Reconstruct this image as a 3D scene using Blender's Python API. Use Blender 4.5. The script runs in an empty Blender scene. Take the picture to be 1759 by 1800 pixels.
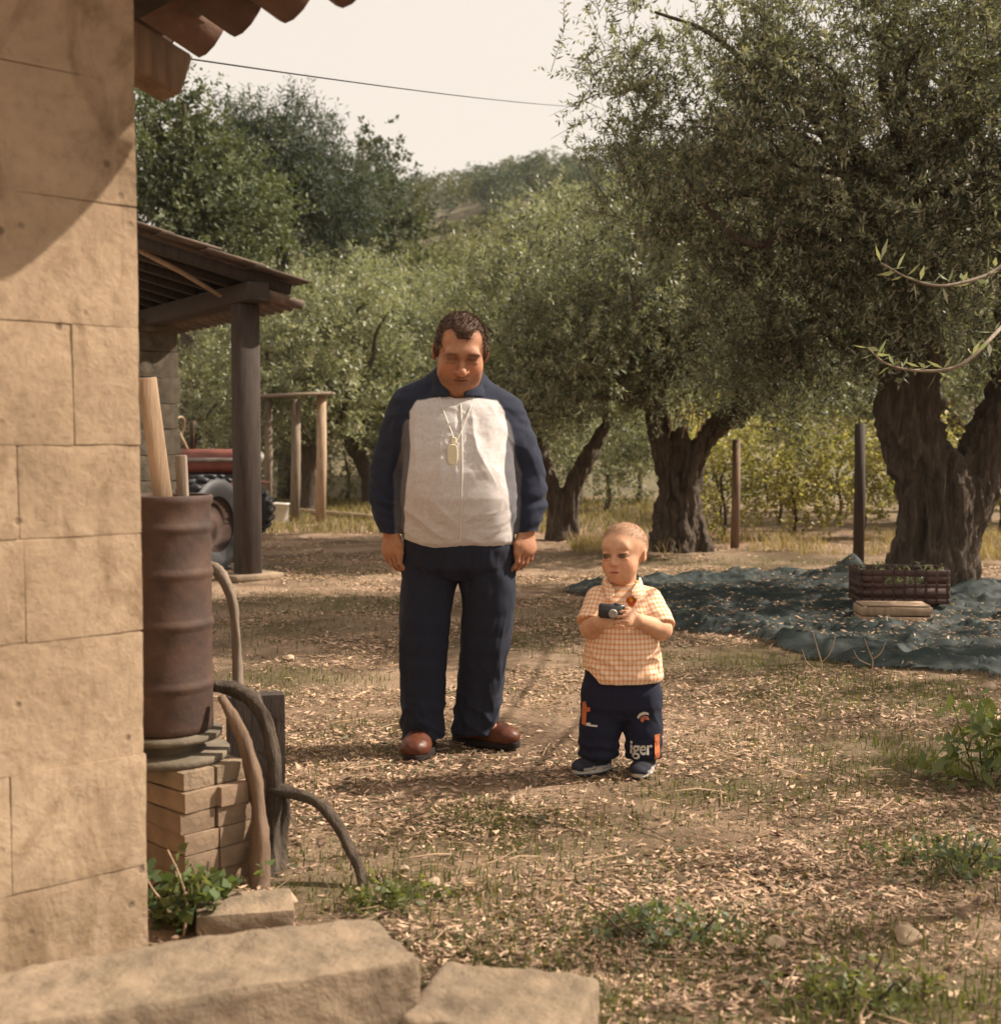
import bpy, bmesh, math, random
import numpy as np
from mathutils import Vector, Matrix
from mathutils.bvhtree import BVHTree

# ------------------------------------------------------------------ camera, sky, sun, exposure
SC = bpy.context.scene
COL = SC.collection
CAM_H = 1.21
PITCH = math.atan(122 / 2200.0)
cam_d = bpy.data.cameras.new('camera')
cam = bpy.data.objects.new('camera', cam_d)
COL.objects.link(cam)
cam.location = (0, 0, CAM_H)
cam.rotation_euler = (math.pi / 2 - PITCH, 0, 0)
cam_d.sensor_fit = 'HORIZONTAL'
cam_d.sensor_width = 36
cam_d.lens = 36 * 2200 / 1759.0
cam_d.clip_start = 0.05
cam_d.clip_end = 3000
cam_d.dof.use_dof = True
cam_d.dof.focus_distance = 5.2
cam_d.dof.aperture_fstop = 3.8
SC.camera = cam

SUN_VEC = Vector((1.03, 0.24, 0.92)).normalized()
world = bpy.data.worlds.new('World')
SC.world = world
world.use_nodes = True
wn = world.node_tree
wn.nodes.clear()
sky = wn.nodes.new('ShaderNodeTexSky')
sky.sky_type = 'NISHITA'
sky.sun_disc = False
sky.sun_elevation = math.asin(SUN_VEC.z)
sky.sun_rotation = math.atan2(SUN_VEC.x, SUN_VEC.y)
sky.altitude = 100
sky.air_density = 1.0
sky.dust_density = 6.0
sky.ozone_density = 1.0
wmix = wn.nodes.new('ShaderNodeMix')
wmix.data_type = 'RGBA'
wmix.inputs['Factor'].default_value = 0.80      # an even, milky haze over the whole sky
wmix.inputs['B'].default_value = (7.7, 6.75, 5.65, 1)
bg = wn.nodes.new('ShaderNodeBackground')
bg.inputs['Strength'].default_value = 0.078
wo = wn.nodes.new('ShaderNodeOutputWorld')
wn.links.new(sky.outputs[0], wmix.inputs['A'])
wn.links.new(wmix.outputs['Result'], bg.inputs[0])
wn.links.new(bg.outputs[0], wo.inputs[0])

sun_d = bpy.data.lights.new('sun', 'SUN')
sun = bpy.data.objects.new('sun', sun_d)
COL.objects.link(sun)
sun_d.energy = 4.8
sun_d.angle = math.radians(0.6)
sun_d.color = (1.0, 0.88, 0.74)
sun.rotation_euler = (-SUN_VEC).to_track_quat('-Z', 'Y').to_euler()
sun.location = (12, 3, 11)

SC.view_settings.view_transform = 'Standard'
SC.view_settings.look = 'None'
SC.view_settings.exposure = 0.88
SC.view_settings.gamma = 1
SC.render.engine = 'CYCLES'
SC.cycles.use_denoising = True
SC.cycles.max_bounces = 5
SC.cycles.diffuse_bounces = 3
SC.cycles.glossy_bounces = 2
SC.cycles.transmission_bounces = 3
SC.cycles.transparent_max_bounces = 8
SC.cycles.sample_clamp_indirect = 4

# ------------------------------------------------------------------ helpers
F_PX, CX, CY = 2200.0, 879.5, 900.0
CP, SP = math.cos(PITCH), math.sin(PITCH)


def ray(px, py):
    a, b = (px - CX) / F_PX, (CY - py) / F_PX
    return np.array((a, CP + b * SP, -SP + b * CP))


def at(px, py, Y):
    """Point of the place at depth Y (metres in front of the camera)."""
    d = ray(px, py)
    return np.array((0, 0, CAM_H)) + d * (Y / d[1])


def gnd(px, py, z=0.0):
    d = ray(px, py)
    return np.array((0, 0, CAM_H)) + d * ((z - CAM_H) / d[2])


def _hash(i, j, k, seed):
    h = (i.astype(np.uint32) * np.uint32(374761393) + j.astype(np.uint32) * np.uint32(668265263)
         + k.astype(np.uint32) * np.uint32(2147483647) + np.uint32((seed * 974634757 + 77) & 0xffffffff))
    h = (h ^ (h >> np.uint32(13))) * np.uint32(1274126177)
    h = (h ^ (h >> np.uint32(16))) * np.uint32(2246822519)
    h = h ^ (h >> np.uint32(15))
    return (h & np.uint32(0xffffff)).astype(np.float32) / np.float32(0xffffff)


def vnoise(P, seed=0):
    P = np.asarray(P, np.float32)
    i = np.floor(P).astype(np.int64)
    f = P - i
    u = f * f * (3 - 2 * f)
    r = 0
    for a in (0, 1):
        wa = u[:, 0] if a else 1 - u[:, 0]
        for b in (0, 1):
            wb = u[:, 1] if b else 1 - u[:, 1]
            for c in (0, 1):
                wc = u[:, 2] if c else 1 - u[:, 2]
                r = r + wa * wb * wc * _hash(i[:, 0] + a, i[:, 1] + b, i[:, 2] + c, seed)
    return r


def fbm(P, octaves=4, seed=0, gain=0.5):
    P = np.asarray(P, np.float32)
    s, a, t = 0, 1.0, 0
    for o in range(octaves):
        s = s + a * (vnoise(P * (2.03 ** o) + 13.7 * o, seed + o) - 0.5)
        t += a
        a *= gain
    return s / t * 2


def nrm(v):
    return v / np.maximum(np.linalg.norm(v, axis=-1, keepdims=True), 1e-9)


def mesh_np(name, V, quads=None, tris=None, col=None, smooth=True, uvp=None, sharp=None):
    me = bpy.data.meshes.new(name)
    V = np.asarray(V, np.float32)
    me.vertices.add(len(V))
    me.vertices.foreach_set('co', V.ravel())
    loops, starts = [], []
    n = 0
    for arr, k in ((quads, 4), (tris, 3)):
        if arr is not None and len(arr):
            arr = np.asarray(arr, np.int32)
            loops.append(arr.ravel())
            starts.append(n + np.arange(len(arr), dtype=np.int32) * k)
            n += arr.size
    loops = np.concatenate(loops)
    starts = np.concatenate(starts)
    me.loops.add(len(loops))
    me.loops.foreach_set('vertex_index', loops)
    me.polygons.add(len(starts))
    me.polygons.foreach_set('loop_start', starts)
    if smooth:
        me.polygons.foreach_set('use_smooth', np.ones(len(starts), bool))
    me.update(calc_edges=True)
    if sharp: me.set_sharp_from_angle(angle=math.radians(sharp))
    if col is not None:
        c = np.ones((len(V), 4), np.float32)
        c[:, :3] = col
        at_ = me.attributes.new('Col', 'FLOAT_COLOR', 'POINT')
        at_.data.foreach_set('color', c.ravel())
    if uvp is not None:
        at_ = me.attributes.new('uvp', 'FLOAT_VECTOR', 'POINT')
        at_.data.foreach_set('vector', np.asarray(uvp, np.float32).ravel())
    return me


def link(name, data, mat=None, parent=None, loc=None, rot=None):
    o = bpy.data.objects.new(name, data)
    COL.objects.link(o)
    if mat is not None and data is not None and not data.materials:
        data.materials.append(mat)
    if parent is not None:
        o.parent = parent
    if loc is not None:
        o.location = tuple(loc)
    if rot is not None:
        o.rotation_euler = tuple(rot)
    return o


def tag(o, label=None, cat=None, group=None, kind=None):
    if label: o['label'] = label
    if cat: o['category'] = cat
    if group: o['group'] = group
    if kind: o['kind'] = kind
    return o


def thing(name, label, cat, loc=(0, 0, 0), rz=0.0, group=None):
    o = link(name, None, loc=loc, rot=(0, 0, rz))
    o.empty_display_size = 0.2
    return tag(o, label, cat, group)


class MB:
    """Collects simple shapes into one mesh."""
    def __init__(s):
        s.V, s.Q, s.T, s.n = [], [], [], 0

    def add(s, V, Q=None, T=None):
        V = np.asarray(V, float)
        if Q is not None and len(Q): s.Q.append(np.asarray(Q) + s.n)
        if T is not None and len(T): s.T.append(np.asarray(T) + s.n)
        s.V.append(V)
        s.n += len(V)
        return s

    def box(s, c, size, R=None, bev=0.0, taper=1.0):
        hx, hy, hz = [q / 2 for q in size]
        b = min(bev, hx * .9, hy * .9, hz * .9)
        if b <= 0:
            V = np.array([(x, y, z) for z in (-hz, hz) for y in (-hy, hy) for x in (-hx, hx)], float)
            Q = [(0, 2, 3, 1), (4, 5, 7, 6), (0, 1, 5, 4), (2, 6, 7, 3), (0, 4, 6, 2), (1, 3, 7, 5)]
            T = None
        else:
            V, idx = [], {}
            for sx in (-1, 1):
                for sy in (-1, 1):
                    for sz in (-1, 1):
                        for ax in range(3):
                            p = [sx * (hx - b), sy * (hy - b), sz * (hz - b)]
                            p[ax] = (sx * hx, sy * hy, sz * hz)[ax]
                            idx[(sx, sy, sz, ax)] = len(V)
                            V.append(p)
            V = np.array(V, float)
            Q, T = [], []
            for ax in range(3):
                o1, o2 = (ax + 1) % 3, (ax + 2) % 3
                for sg in (-1, 1):
                    q = []
                    for (a, c_) in ((-1, -1), (1, -1), (1, 1), (-1, 1)):
                        k = [0, 0, 0]
                        k[ax], k[o1], k[o2] = sg, a, c_
                        q.append(idx[(*k, ax)])
                    Q.append(q if sg > 0 else q[::-1])
            for ax in range(3):                      # edges along ax
                o1, o2 = (ax + 1) % 3, (ax + 2) % 3
                for a in (-1, 1):
                    for c_ in (-1, 1):
                        k0, k1 = [0] * 3, [0] * 3
                        k0[ax], k1[ax] = -1, 1
                        k0[o1] = k1[o1] = a
                        k0[o2] = k1[o2] = c_
                        q = [idx[(*k0, o1)], idx[(*k1, o1)], idx[(*k1, o2)], idx[(*k0, o2)]]
                        Q.append(q if a * c_ < 0 else q[::-1])
            for sx in (-1, 1):
                for sy in (-1, 1):
                    for sz in (-1, 1):
                        t = [idx[(sx, sy, sz, 0)], idx[(sx, sy, sz, 1)], idx[(sx, sy, sz, 2)]]
                        T.append(t if sx * sy * sz > 0 else t[::-1])
        if taper != 1.0:
            k = np.where(V[:, 2] > 0, taper, 1.0)
            V[:, 0] *= k
            V[:, 1] *= k
        if R is not None: V = V @ np.asarray(R, float).T
        s.add(V + np.asarray(c, float), Q, T)
        return s

    def tube(s, pts, rad, sides=8, cap=True, noise=0.0, seed=0, closed=False):
        pts = np.asarray(pts, float)
        n = len(pts)
        rad = np.broadcast_to(np.asarray(rad, float), (n,))
        tg = np.gradient(pts, axis=0) if not closed else (np.roll(pts, -1, 0) - np.roll(pts, 1, 0))
        tg = nrm(tg)
        up = np.array((0, 0, 1.0)) if abs(tg[0, 2]) < .9 else np.array((1.0, 0, 0))
        u = nrm(np.cross(tg[0], up))
        U = []
        for i in range(n):
            u = u - tg[i] * np.dot(u, tg[i])
            u = u / max(np.linalg.norm(u), 1e-9)
            U.append(u)
        U = np.array(U)
        W = np.cross(tg, U)
        a = np.arange(sides) / sides * 2 * np.pi
        ring = np.cos(a)[None, :, None] * U[:, None] + np.sin(a)[None, :, None] * W[:, None]
        r = rad[:, None] * np.ones((1, sides))
        if noise:
            q = (pts[:, None] + ring * .3).reshape(-1, 3)
            r = r * (1 + noise * fbm(q * 9, 3, seed).reshape(n, sides))
        V = (pts[:, None] + ring * r[..., None]).reshape(-1, 3)
        Q = []
        m = n if closed else n - 1
        for i in range(m):
            i2 = (i + 1) % n
            for j in range(sides):
                j2 = (j + 1) % sides
                Q.append((i * sides + j, i2 * sides + j, i2 * sides + j2, i * sides + j2))
        T = []
        if cap and not closed:
            V = np.vstack([V, pts[:1], pts[-1:]])
            for j in range(sides):
                j2 = (j + 1) % sides
                T.append((n * sides, j, j2))
                T.append((n * sides + 1, (n - 1) * sides + j2, (n - 1) * sides + j))
        s.add(V, np.array(Q)[:, ::-1], np.array(T)[:, ::-1] if T else None)
        return s

    def lathe(s, c, prof, sides=24, axis=None):
        prof = np.asarray(prof, float)           # (r, z)
        a = np.arange(sides) / sides * 2 * np.pi
        V = np.stack([prof[:, 0:1] * np.cos(a), prof[:, 0:1] * np.sin(a), np.repeat(prof[:, 1:2], sides, 1)], -1).reshape(-1, 3)
        if axis is not None:
            V = V @ np.asarray(Vector((0, 0, 1)).rotation_difference(Vector(axis)).to_matrix()).T
        Q = []
        for i in range(len(prof) - 1):
            for j in range(sides):
                j2 = (j + 1) % sides
                Q.append((i * sides + j, i * sides + j2, (i + 1) * sides + j2, (i + 1) * sides + j))
        s.add(V + np.asarray(c, float), Q)
        return s

    def build(s, name, mat, parent=None, smooth=False, col=None, loc=None, rot=None):
        me = mesh_np(name, np.vstack(s.V), np.vstack(s.Q) if s.Q else None, np.vstack(s.T) if s.T else None, col, smooth)
        return link(name, me, mat, parent, loc, rot)


def smooth_path(pts, n=24):
    """Catmull-Rom through pts."""
    P = np.asarray(pts, float)
    P = np.vstack([2 * P[0] - P[1], P, 2 * P[-1] - P[-2]])
    m = len(P) - 3
    out = []
    for t in np.linspace(0, m - 1e-6, n):
        i = int(t)
        f = t - i
        a, b, c, d = P[i:i + 4]
        out.append(.5 * (2 * b + (c - a) * f + (2 * a - 5 * b + 4 * c - d) * f * f + (3 * b - a - 3 * c + d) * f ** 3))
    return np.array(out)


def rotz(a):
    c, s = math.cos(a), math.sin(a)
    return np.array(((c, -s, 0), (s, c, 0), (0, 0, 1.0)))


def rotx(a):
    c, s = math.cos(a), math.sin(a)
    return np.array(((1.0, 0, 0), (0, c, -s), (0, s, c)))


def roty(a):
    c, s = math.cos(a), math.sin(a)
    return np.array(((c, 0, s), (0, 1.0, 0), (-s, 0, c)))


# ------------------------------------------------------------------ materials
def new_mat(name):
    m = bpy.data.materials.new(name)
    m.use_nodes = True
    nt = m.node_tree
    b = nt.nodes['Principled BSDF']
    return m, nt, b


def ramp(nt, fac, stops):
    r = nt.nodes.new('ShaderNodeValToRGB')
    el = r.color_ramp.elements
    while len(el) < len(stops): el.new(0.5)
    for e, (p, c) in zip(el, stops):
        e.position = p
        e.color = (*c, 1)
    nt.links.new(fac, r.inputs[0])
    return r.outputs[0]


def noise_tex(nt, scale, detail=6, rough=.6, vec=None, coord='Object', stretch=None, dist=0.0):
    t = nt.nodes.new('ShaderNodeTexNoise')
    t.inputs['Scale'].default_value = scale
    t.inputs['Detail'].default_value = detail
    t.inputs['Roughness'].default_value = rough
    t.inputs['Distortion'].default_value = dist
    if vec is None:
        tc = nt.nodes.new('ShaderNodeTexCoord')
        vec = tc.outputs[coord]
    if stretch is not None:
        mp = nt.nodes.new('ShaderNodeMapping')
        mp.inputs['Scale'].default_value = stretch
        nt.links.new(vec, mp.inputs[0])
        vec = mp.outputs[0]
    nt.links.new(vec, t.inputs['Vector'])
    return t.outputs[0]


def mixc(nt, fac, a, b, mode='MIX'):
    m = nt.nodes.new('ShaderNodeMix')
    m.data_type = 'RGBA'
    m.blend_type = mode
    for sock, v in (('Factor', fac), ('A', a), ('B', b)):
        if isinstance(v, (int, float)): m.inputs[sock].default_value = v
        elif isinstance(v, tuple): m.inputs[sock].default_value = (*v, 1)
        else: nt.links.new(v, m.inputs[sock])
    return m.outputs['Result']


def bump(nt, b, h, strength=.4, dist=.01):
    n = nt.nodes.new('ShaderNodeBump')
    n.inputs['Strength'].default_value = strength
    n.inputs['Distance'].default_value = dist
    nt.links.new(h, n.inputs['Height'])
    nt.links.new(n.outputs[0], b.inputs['Normal'])


def noisy(name, stops, scale=8, rough=.85, bstr=.5, bdist=.01, bscale=None, stretch=None, detail=8, coord='Object', metal=0.0, vary=0.0, spec=None):
    m, nt, b = new_mat(name)
    n = noise_tex(nt, scale, detail, .62, stretch=stretch, coord=coord)
    c = ramp(nt, n, stops)
    if vary:
        oi = nt.nodes.new('ShaderNodeObjectInfo')
        hs = nt.nodes.new('ShaderNodeHueSaturation')
        mr = nt.nodes.new('ShaderNodeMapRange')
        mr.inputs[3].default_value = 1 - vary
        mr.inputs[4].default_value = 1 + vary
        nt.links.new(oi.outputs['Random'], mr.inputs[0])
        nt.links.new(mr.outputs[0], hs.inputs['Value'])
        nt.links.new(c, hs.inputs['Color'])
        c = hs.outputs[0]
    nt.links.new(c, b.inputs['Base Color'])
    b.inputs['Roughness'].default_value = rough
    b.inputs['Metallic'].default_value = metal
    if spec is not None: b.inputs['Specular IOR Level'].default_value = spec
    h = noise_tex(nt, bscale or scale * 4, 8, .65, stretch=stretch, coord=coord)
    bump(nt, b, h, bstr, bdist)
    return m


def vcol(name, rough=.9, nscale=60, namp=.25, bstr=.3, bdist=.003, bscale=120, sss=0.0, sheen=0.0):
    """Colour from the mesh's own colour attribute, broken up by fine noise."""
    m, nt, b = new_mat(name)
    a = nt.nodes.new('ShaderNodeAttribute')
    a.attribute_name = 'Col'
    n = noise_tex(nt, nscale, 5, .6)
    c = ramp(nt, n, [(.25, (1 - namp,) * 3), (.75, (1 + namp * .5,) * 3)])
    nt.links.new(mixc(nt, 1.0, a.outputs['Color'], c, 'MULTIPLY'), b.inputs['Base Color'])
    b.inputs['Roughness'].default_value = rough
    if sss:
        b.inputs['Subsurface Weight'].default_value = sss
        b.inputs['Subsurface Radius'].default_value = (.012, .005, .003)
        b.inputs['Subsurface Scale'].default_value = 1.0
    if sheen: b.inputs['Sheen Weight'].default_value = sheen
    b.inputs['Specular IOR Level'].default_value = .25
    bump(nt, b, noise_tex(nt, bscale, 4, .6), bstr, bdist)
    return m


def leaf_mat(name, under=(.17, .175, .13), mixu=.65, transl=.3, rough=.5):
    m, nt, b = new_mat(name)
    a = nt.nodes.new('ShaderNodeAttribute')
    a.attribute_name = 'Col'
    g = nt.nodes.new('ShaderNodeNewGeometry')
    f = nt.nodes.new('ShaderNodeMath')
    f.operation = 'MULTIPLY'
    f.inputs[1].default_value = mixu
    nt.links.new(g.outputs['Backfacing'], f.inputs[0])
    c = mixc(nt, f.outputs[0], a.outputs['Color'], under)
    nt.links.new(c, b.inputs['Base Color'])
    b.inputs['Roughness'].default_value = rough
    b.inputs['Specular IOR Level'].default_value = .3
    tr = nt.nodes.new('ShaderNodeBsdfTranslucent')
    nt.links.new(mixc(nt, 1.0, c, (1.5, 1.6, .8), 'MULTIPLY'), tr.inputs[0])
    ms = nt.nodes.new('ShaderNodeMixShader')
    ms.inputs[0].default_value = transl
    nt.links.new(b.outputs[0], ms.inputs[1])
    nt.links.new(tr.outputs[0], ms.inputs[2])
    nt.links.new(ms.outputs[0], nt.nodes['Material Output'].inputs[0])
    return m


M = {}
M['stone_plain'] = noisy('sandstone', [(.25, (.22, .14, .08)), (.42, (.32, .21, .122)), (.6, (.375, .25, .15)), (.8, (.43, .30, .19))], 5, .92, .55, .008, 38, vary=.05)
M['mortar'] = noisy('mortar', [(.3, (.24, .16, .095)), (.7, (.37, .255, .155))], 14, .95, .8, .01)
M['oldtile'] = noisy('old_grey_tile', [(.25, (.06, .042, .032)), (.55, (.13, .095, .073)), (.8, (.24, .18, .14))], 7, .92, .5, .006, vary=.2)
M['tile'] = noisy('clay_tile', [(.25, (.07, .04, .03)), (.55, (.13, .075, .055)), (.8, (.21, .135, .1))], 9, .9, .5, .006, vary=.25)
M['oldwood'] = noisy('old_wood', [(.3, (.1, .062, .038)), (.7, (.24, .155, .1))], 5, .85, .6, .006, 22, stretch=(6, 6, .8), vary=.15)
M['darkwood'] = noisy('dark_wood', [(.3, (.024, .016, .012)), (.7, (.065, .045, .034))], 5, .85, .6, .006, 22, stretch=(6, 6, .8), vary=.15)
M['palewood'] = noisy('pale_wood', [(.3, (.24, .16, .1)), (.7, (.42, .3, .2))], 6, .85, .5, .004, 22, stretch=(6, 6, .8), vary=.15)
M['greywood'] = noisy('grey_wood', [(.3, (.13, .1, .075)), (.7, (.3, .23, .17))], 6, .9, .5, .004, 22, stretch=(6, 6, .8), vary=.15)
M['bark'] = noisy('bark', [(.25, (.035, .024, .017)), (.5, (.095, .07, .05)), (.75, (.19, .142, .102))], 12, .95, 1.0, .035, 26, stretch=(2.5, 2.5, .5))
M['brick'] = noisy('tuff_brick', [(.25, (.17, .115, .075)), (.55, (.27, .185, .12)), (.8, (.37, .265, .18))], 12, .92, .6, .006, vary=.14)
M['rust'] = noisy('rusty_steel', [(.2, (.022, .013, .010)), (.42, (.048, .026, .018)), (.6, (.075, .039, .025)), (.85, (.14, .08, .05))], 11, .75, .5, .003, 45, metal=.1)
M['concrete'] = noisy('weathered_concrete', [(.25, (.06, .048, .034)), (.55, (.13, .105, .075)), (.8, (.22, .175, .125))], 9, .95, .7, .008)
M['slab'] = noisy('worn_limestone', [(.25, (.12, .088, .058)), (.45, (.215, .16, .105)), (.6, (.28, .205, .135)), (.8, (.36, .265, .175))], 7, .95, .9, .014, 34, vary=.05)
M['rubber'] = noisy('black_rubber', [(.3, (.012, .012, .014)), (.7, (.035, .034, .036))], 10, .6, .3, .003)
M['red'] = noisy('faded_red_paint', [(.3, (.14, .042, .03)), (.7, (.26, .085, .062))], 5, .55, .2, .002)
M['metal'] = noisy('worn_metal', [(.3, (.16, .14, .12)), (.7, (.34, .3, .26))], 7, .5, .2, .002, metal=.5)
M['white_plastic'] = noisy('white_plastic', [(.3, (.55, .52, .46)), (.7, (.72, .68, .6))], 8, .5, .1, .001)
M['black_plastic'] = noisy('black_plastic', [(.3, (.012, .012, .014)), (.7, (.03, .03, .033))], 20, .35, .1, .001)
M['crate_plastic'] = noisy('maroon_plastic', [(.3, (.04, .018, .014)), (.7, (.075, .034, .026))], 9, .6, .2, .002)
M['pebble'] = noisy('field_stone', [(.25, (.3, .21, .14)), (.75, (.52, .4, .28))], 9, .92, .6, .006, vary=.12)
M['olive'] = leaf_mat('olive_leaf', (.34, .33, .25), .75, .22, .48)
M['vineleaf'] = leaf_mat('vine_leaf', (.2, .19, .08), .4, .4, .5)
M['grass'] = leaf_mat('grass_blade', (.1, .1, .04), .2, .35, .6)
M['litter'] = leaf_mat('dead_leaf', (.4, .28, .18), .3, .15, .8)
M['far'] = leaf_mat('far_foliage', (.09, .1, .06), .4, .2, .7)
m, nt, b = new_mat('weathered_sandstone')
tc_ = nt.nodes.new('ShaderNodeTexCoord')
gp = nt.nodes.new('ShaderNodeNewGeometry').outputs['Position']
na = noise_tex(nt, 2.2, 6, .6, vec=gp, dist=.6)
nb = noise_tex(nt, 34, 8, .7, vec=gp)
nc = noise_tex(nt, 9, 5, .6, vec=gp, stretch=(1, 1, .45), dist=1.2)
cb_ = ramp(nt, na, [(.28, (.23, .165, .108)), (.42, (.33, .24, .158)), (.58, (.40, .295, .198)), (.78, (.47, .355, .245))])
st_ = ramp(nt, nc, [(.5, (1, 1, 1)), (.64, (.66, .62, .58)), (.8, (.42, .39, .37))])
cb_ = mixc(nt, .8, cb_, mixc(nt, 1.0, cb_, st_, 'MULTIPLY'))
cb_ = mixc(nt, .55, cb_, mixc(nt, 1.0, cb_, ramp(nt, nb, [(.3, (.6, .58, .55)), (.5, (1, 1, 1)), (.75, (1.2, 1.2, 1.2))]), 'MULTIPLY'))
vo_ = nt.nodes.new('ShaderNodeTexVoronoi'); vo_.inputs['Scale'].default_value = 22; nt.links.new(gp, vo_.inputs['Vector'])
vr_ = ramp(nt, vo_.outputs['Distance'], [(.0, (0, 0, 0)), (.14, (.2, .2, .2)), (.24, (1, 1, 1))])
msk = ramp(nt, noise_tex(nt, 7, 3, .5, vec=gp), [(.54, (0, 0, 0)), (.62, (1, 1, 1))])
pit = mixc(nt, msk, (1, 1, 1), vr_)
cb_ = mixc(nt, 1.0, cb_, mixc(nt, .55, (1, 1, 1), pit), 'MULTIPLY')
nt.links.new(cb_, b.inputs['Base Color'])
b.inputs['Roughness'].default_value = .95
b.inputs['Specular IOR Level'].default_value = .15
hgt_ = mixc(nt, .35, nb, pit)
bump(nt, b, hgt_, .7, .012)
M['stone'] = m
M['cloth'] = vcol('cloth', .92, 90, .16, .35, .002, 350, sheen=.02)
M['leather'] = vcol('leather', .42, 60, .3, .3, .002, 160)
M['skin'] = vcol('skin', .6, 55, .2, .25, .0015, 260, sss=.1)
M['hair'] = vcol('hair', .7, 160, .5, .6, .004, 260)
# ------------------------------------------------------------------ ground and hill
rng = np.random.default_rng(7)


def gh(x, y):
    """Height of the yard's earth."""
    x = np.atleast_1d(np.asarray(x, float)); y = np.atleast_1d(np.asarray(y, float))
    P = np.stack([x, y, np.zeros_like(x)], -1)
    return .022 * fbm(P * 1.3, 3, 5) + .010 * fbm(P * 7, 3, 6)


GREEN = [(600, 1062, .5, 1.0), (480, 1105, .35, .7), (1330, 1165, .55, .8), (1590, 1225, .45, 1.2), (1290, 1388, .22, .9),
         (860, 1440, .16, 1.0), (700, 1585, .2, 1.0), (1170, 1640, .17, 1.2), (1700, 1510, .2, 1.2), (1480, 1755, .24, 1.0),
         (1180, 1785, .2, .9), (1640, 1730, .22, 1.0), (1000, 1090, .4, .9), (500, 1190, .3, .8), (930, 1130, .4, .6),
         (1660, 1330, .4, 1.1), (640, 1300, .25, .4), (1420, 1330, .3, .5), (560, 1000, .6, .6), (760, 960, .9, .5), (1330, 985, 1.2, .7),
         (1560, 1640, .2, .4), (640, 1500, .25, .5), (1050, 1480, .3, .5), (830, 1690, .2, .7), (560, 1560, .2, .9)]
GREEN_W = [(gnd(px, py), r, w) for px, py, r, w in GREEN]


def green_at(x, y):
    g = np.zeros_like(x)
    for p, r, w in GREEN_W:
        g = np.maximum(g, w * np.exp(-(((x - p[0]) / (r * 1.5)) ** 2 + ((y - p[1]) / r) ** 2)))
    return g


m, nt, b = new_mat('yard_earth')
tc = nt.nodes.new('ShaderNodeTexCoord')
n1 = noise_tex(nt, 1.1, 6, .6, vec=tc.outputs['Object'])
n2 = noise_tex(nt, 26, 8, .7, vec=tc.outputs['Object'])
n3 = noise_tex(nt, 70, 6, .7, vec=tc.outputs['Object'])
c1 = ramp(nt, n2, [(.3, (.055, .031, .02)), (.5, (.12, .073, .047)), (.66, (.25, .158, .103)), (.8, (.40, .265, .178))])
c2 = ramp(nt, n3, [(.35, (.08, .052, .03)), (.6, (.2, .135, .082)), (.75, (.36, .25, .16))])
c3 = mixc(nt, .5, c1, c2)
c4 = mixc(nt, ramp(nt, n1, [(.40, (0, 0, 0)), (.58, (.8, .8, .8))]), c3, (.38, .265, .18))
at_g = nt.nodes.new('ShaderNodeAttribute'); at_g.attribute_name = 'Col'
sep = nt.nodes.new('ShaderNodeSeparateColor'); nt.links.new(at_g.outputs['Color'], sep.inputs[0])
gm = nt.nodes.new('ShaderNodeMath'); gm.operation = 'MULTIPLY'
nt.links.new(sep.outputs[1], gm.inputs[0]); nt.links.new(ramp(nt, n2, [(.3, (1, 1, 1)), (.7, (.25, .25, .25))]), gm.inputs[1])
c5 = mixc(nt, gm.outputs[0], c4, (.07, .075, .028))
nt.links.new(c5, b.inputs['Base Color'])
b.inputs['Roughness'].default_value = .95
b.inputs['Specular IOR Level'].default_value = .2
bump(nt, b, n2, 1.0, .03)
M['earth'] = m

xs = np.concatenate([-np.geomspace(900, 7.2, 26), np.arange(-7, 9.01, .06), np.geomspace(9.3, 900, 26)])
ys = np.concatenate([-np.geomspace(900, 1.2, 18), np.arange(.9, 13, .06), np.geomspace(13.1, 1200, 46)])
X, Y = np.meshgrid(xs, ys, indexing='ij')
x, y = X.ravel(), Y.ravel()
z = gh(x, y)
far = np.clip((np.hypot(x, y) - 25) / 40, 0, 1)
z = z * (1 - far)
nx, ny = len(xs), len(ys)
I = np.arange(nx * ny).reshape(nx, ny)
Q = np.stack([I[:-1, :-1], I[1:, :-1], I[1:, 1:], I[:-1, 1:]], -1).reshape(-1, 4)
g = np.clip(green_at(x, y), 0, 1) * .8
g = np.maximum(g, np.clip((y - 16) / 8, 0, .55))
colr = np.stack([np.zeros_like(g), g, np.zeros_like(g)], -1)
tag(link('ground', mesh_np('ground', np.stack([x, y, z], -1), Q, col=colr), M['earth']), kind='structure')


def hill_z(x, y):
    hz = np.interp(y, [20, 27, 60, 100, 150, 200, 250, 290, 420, 700], [-2.0, -.3, 7.6, 15, 25, 38, 49.5, 51.5, 45, 10])
    k = np.clip((y - 40) / 200, 0, 1)
    hz = hz + k * .12 * np.clip(x - 2, -75, 80)
    P = np.stack([x * .05, y * .05, x * 0], -1)
    return hz + (1.5 + 2.5 * k) * fbm(P, 3, 21) * np.clip((y - 25) / 30, 0, 1)


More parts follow.
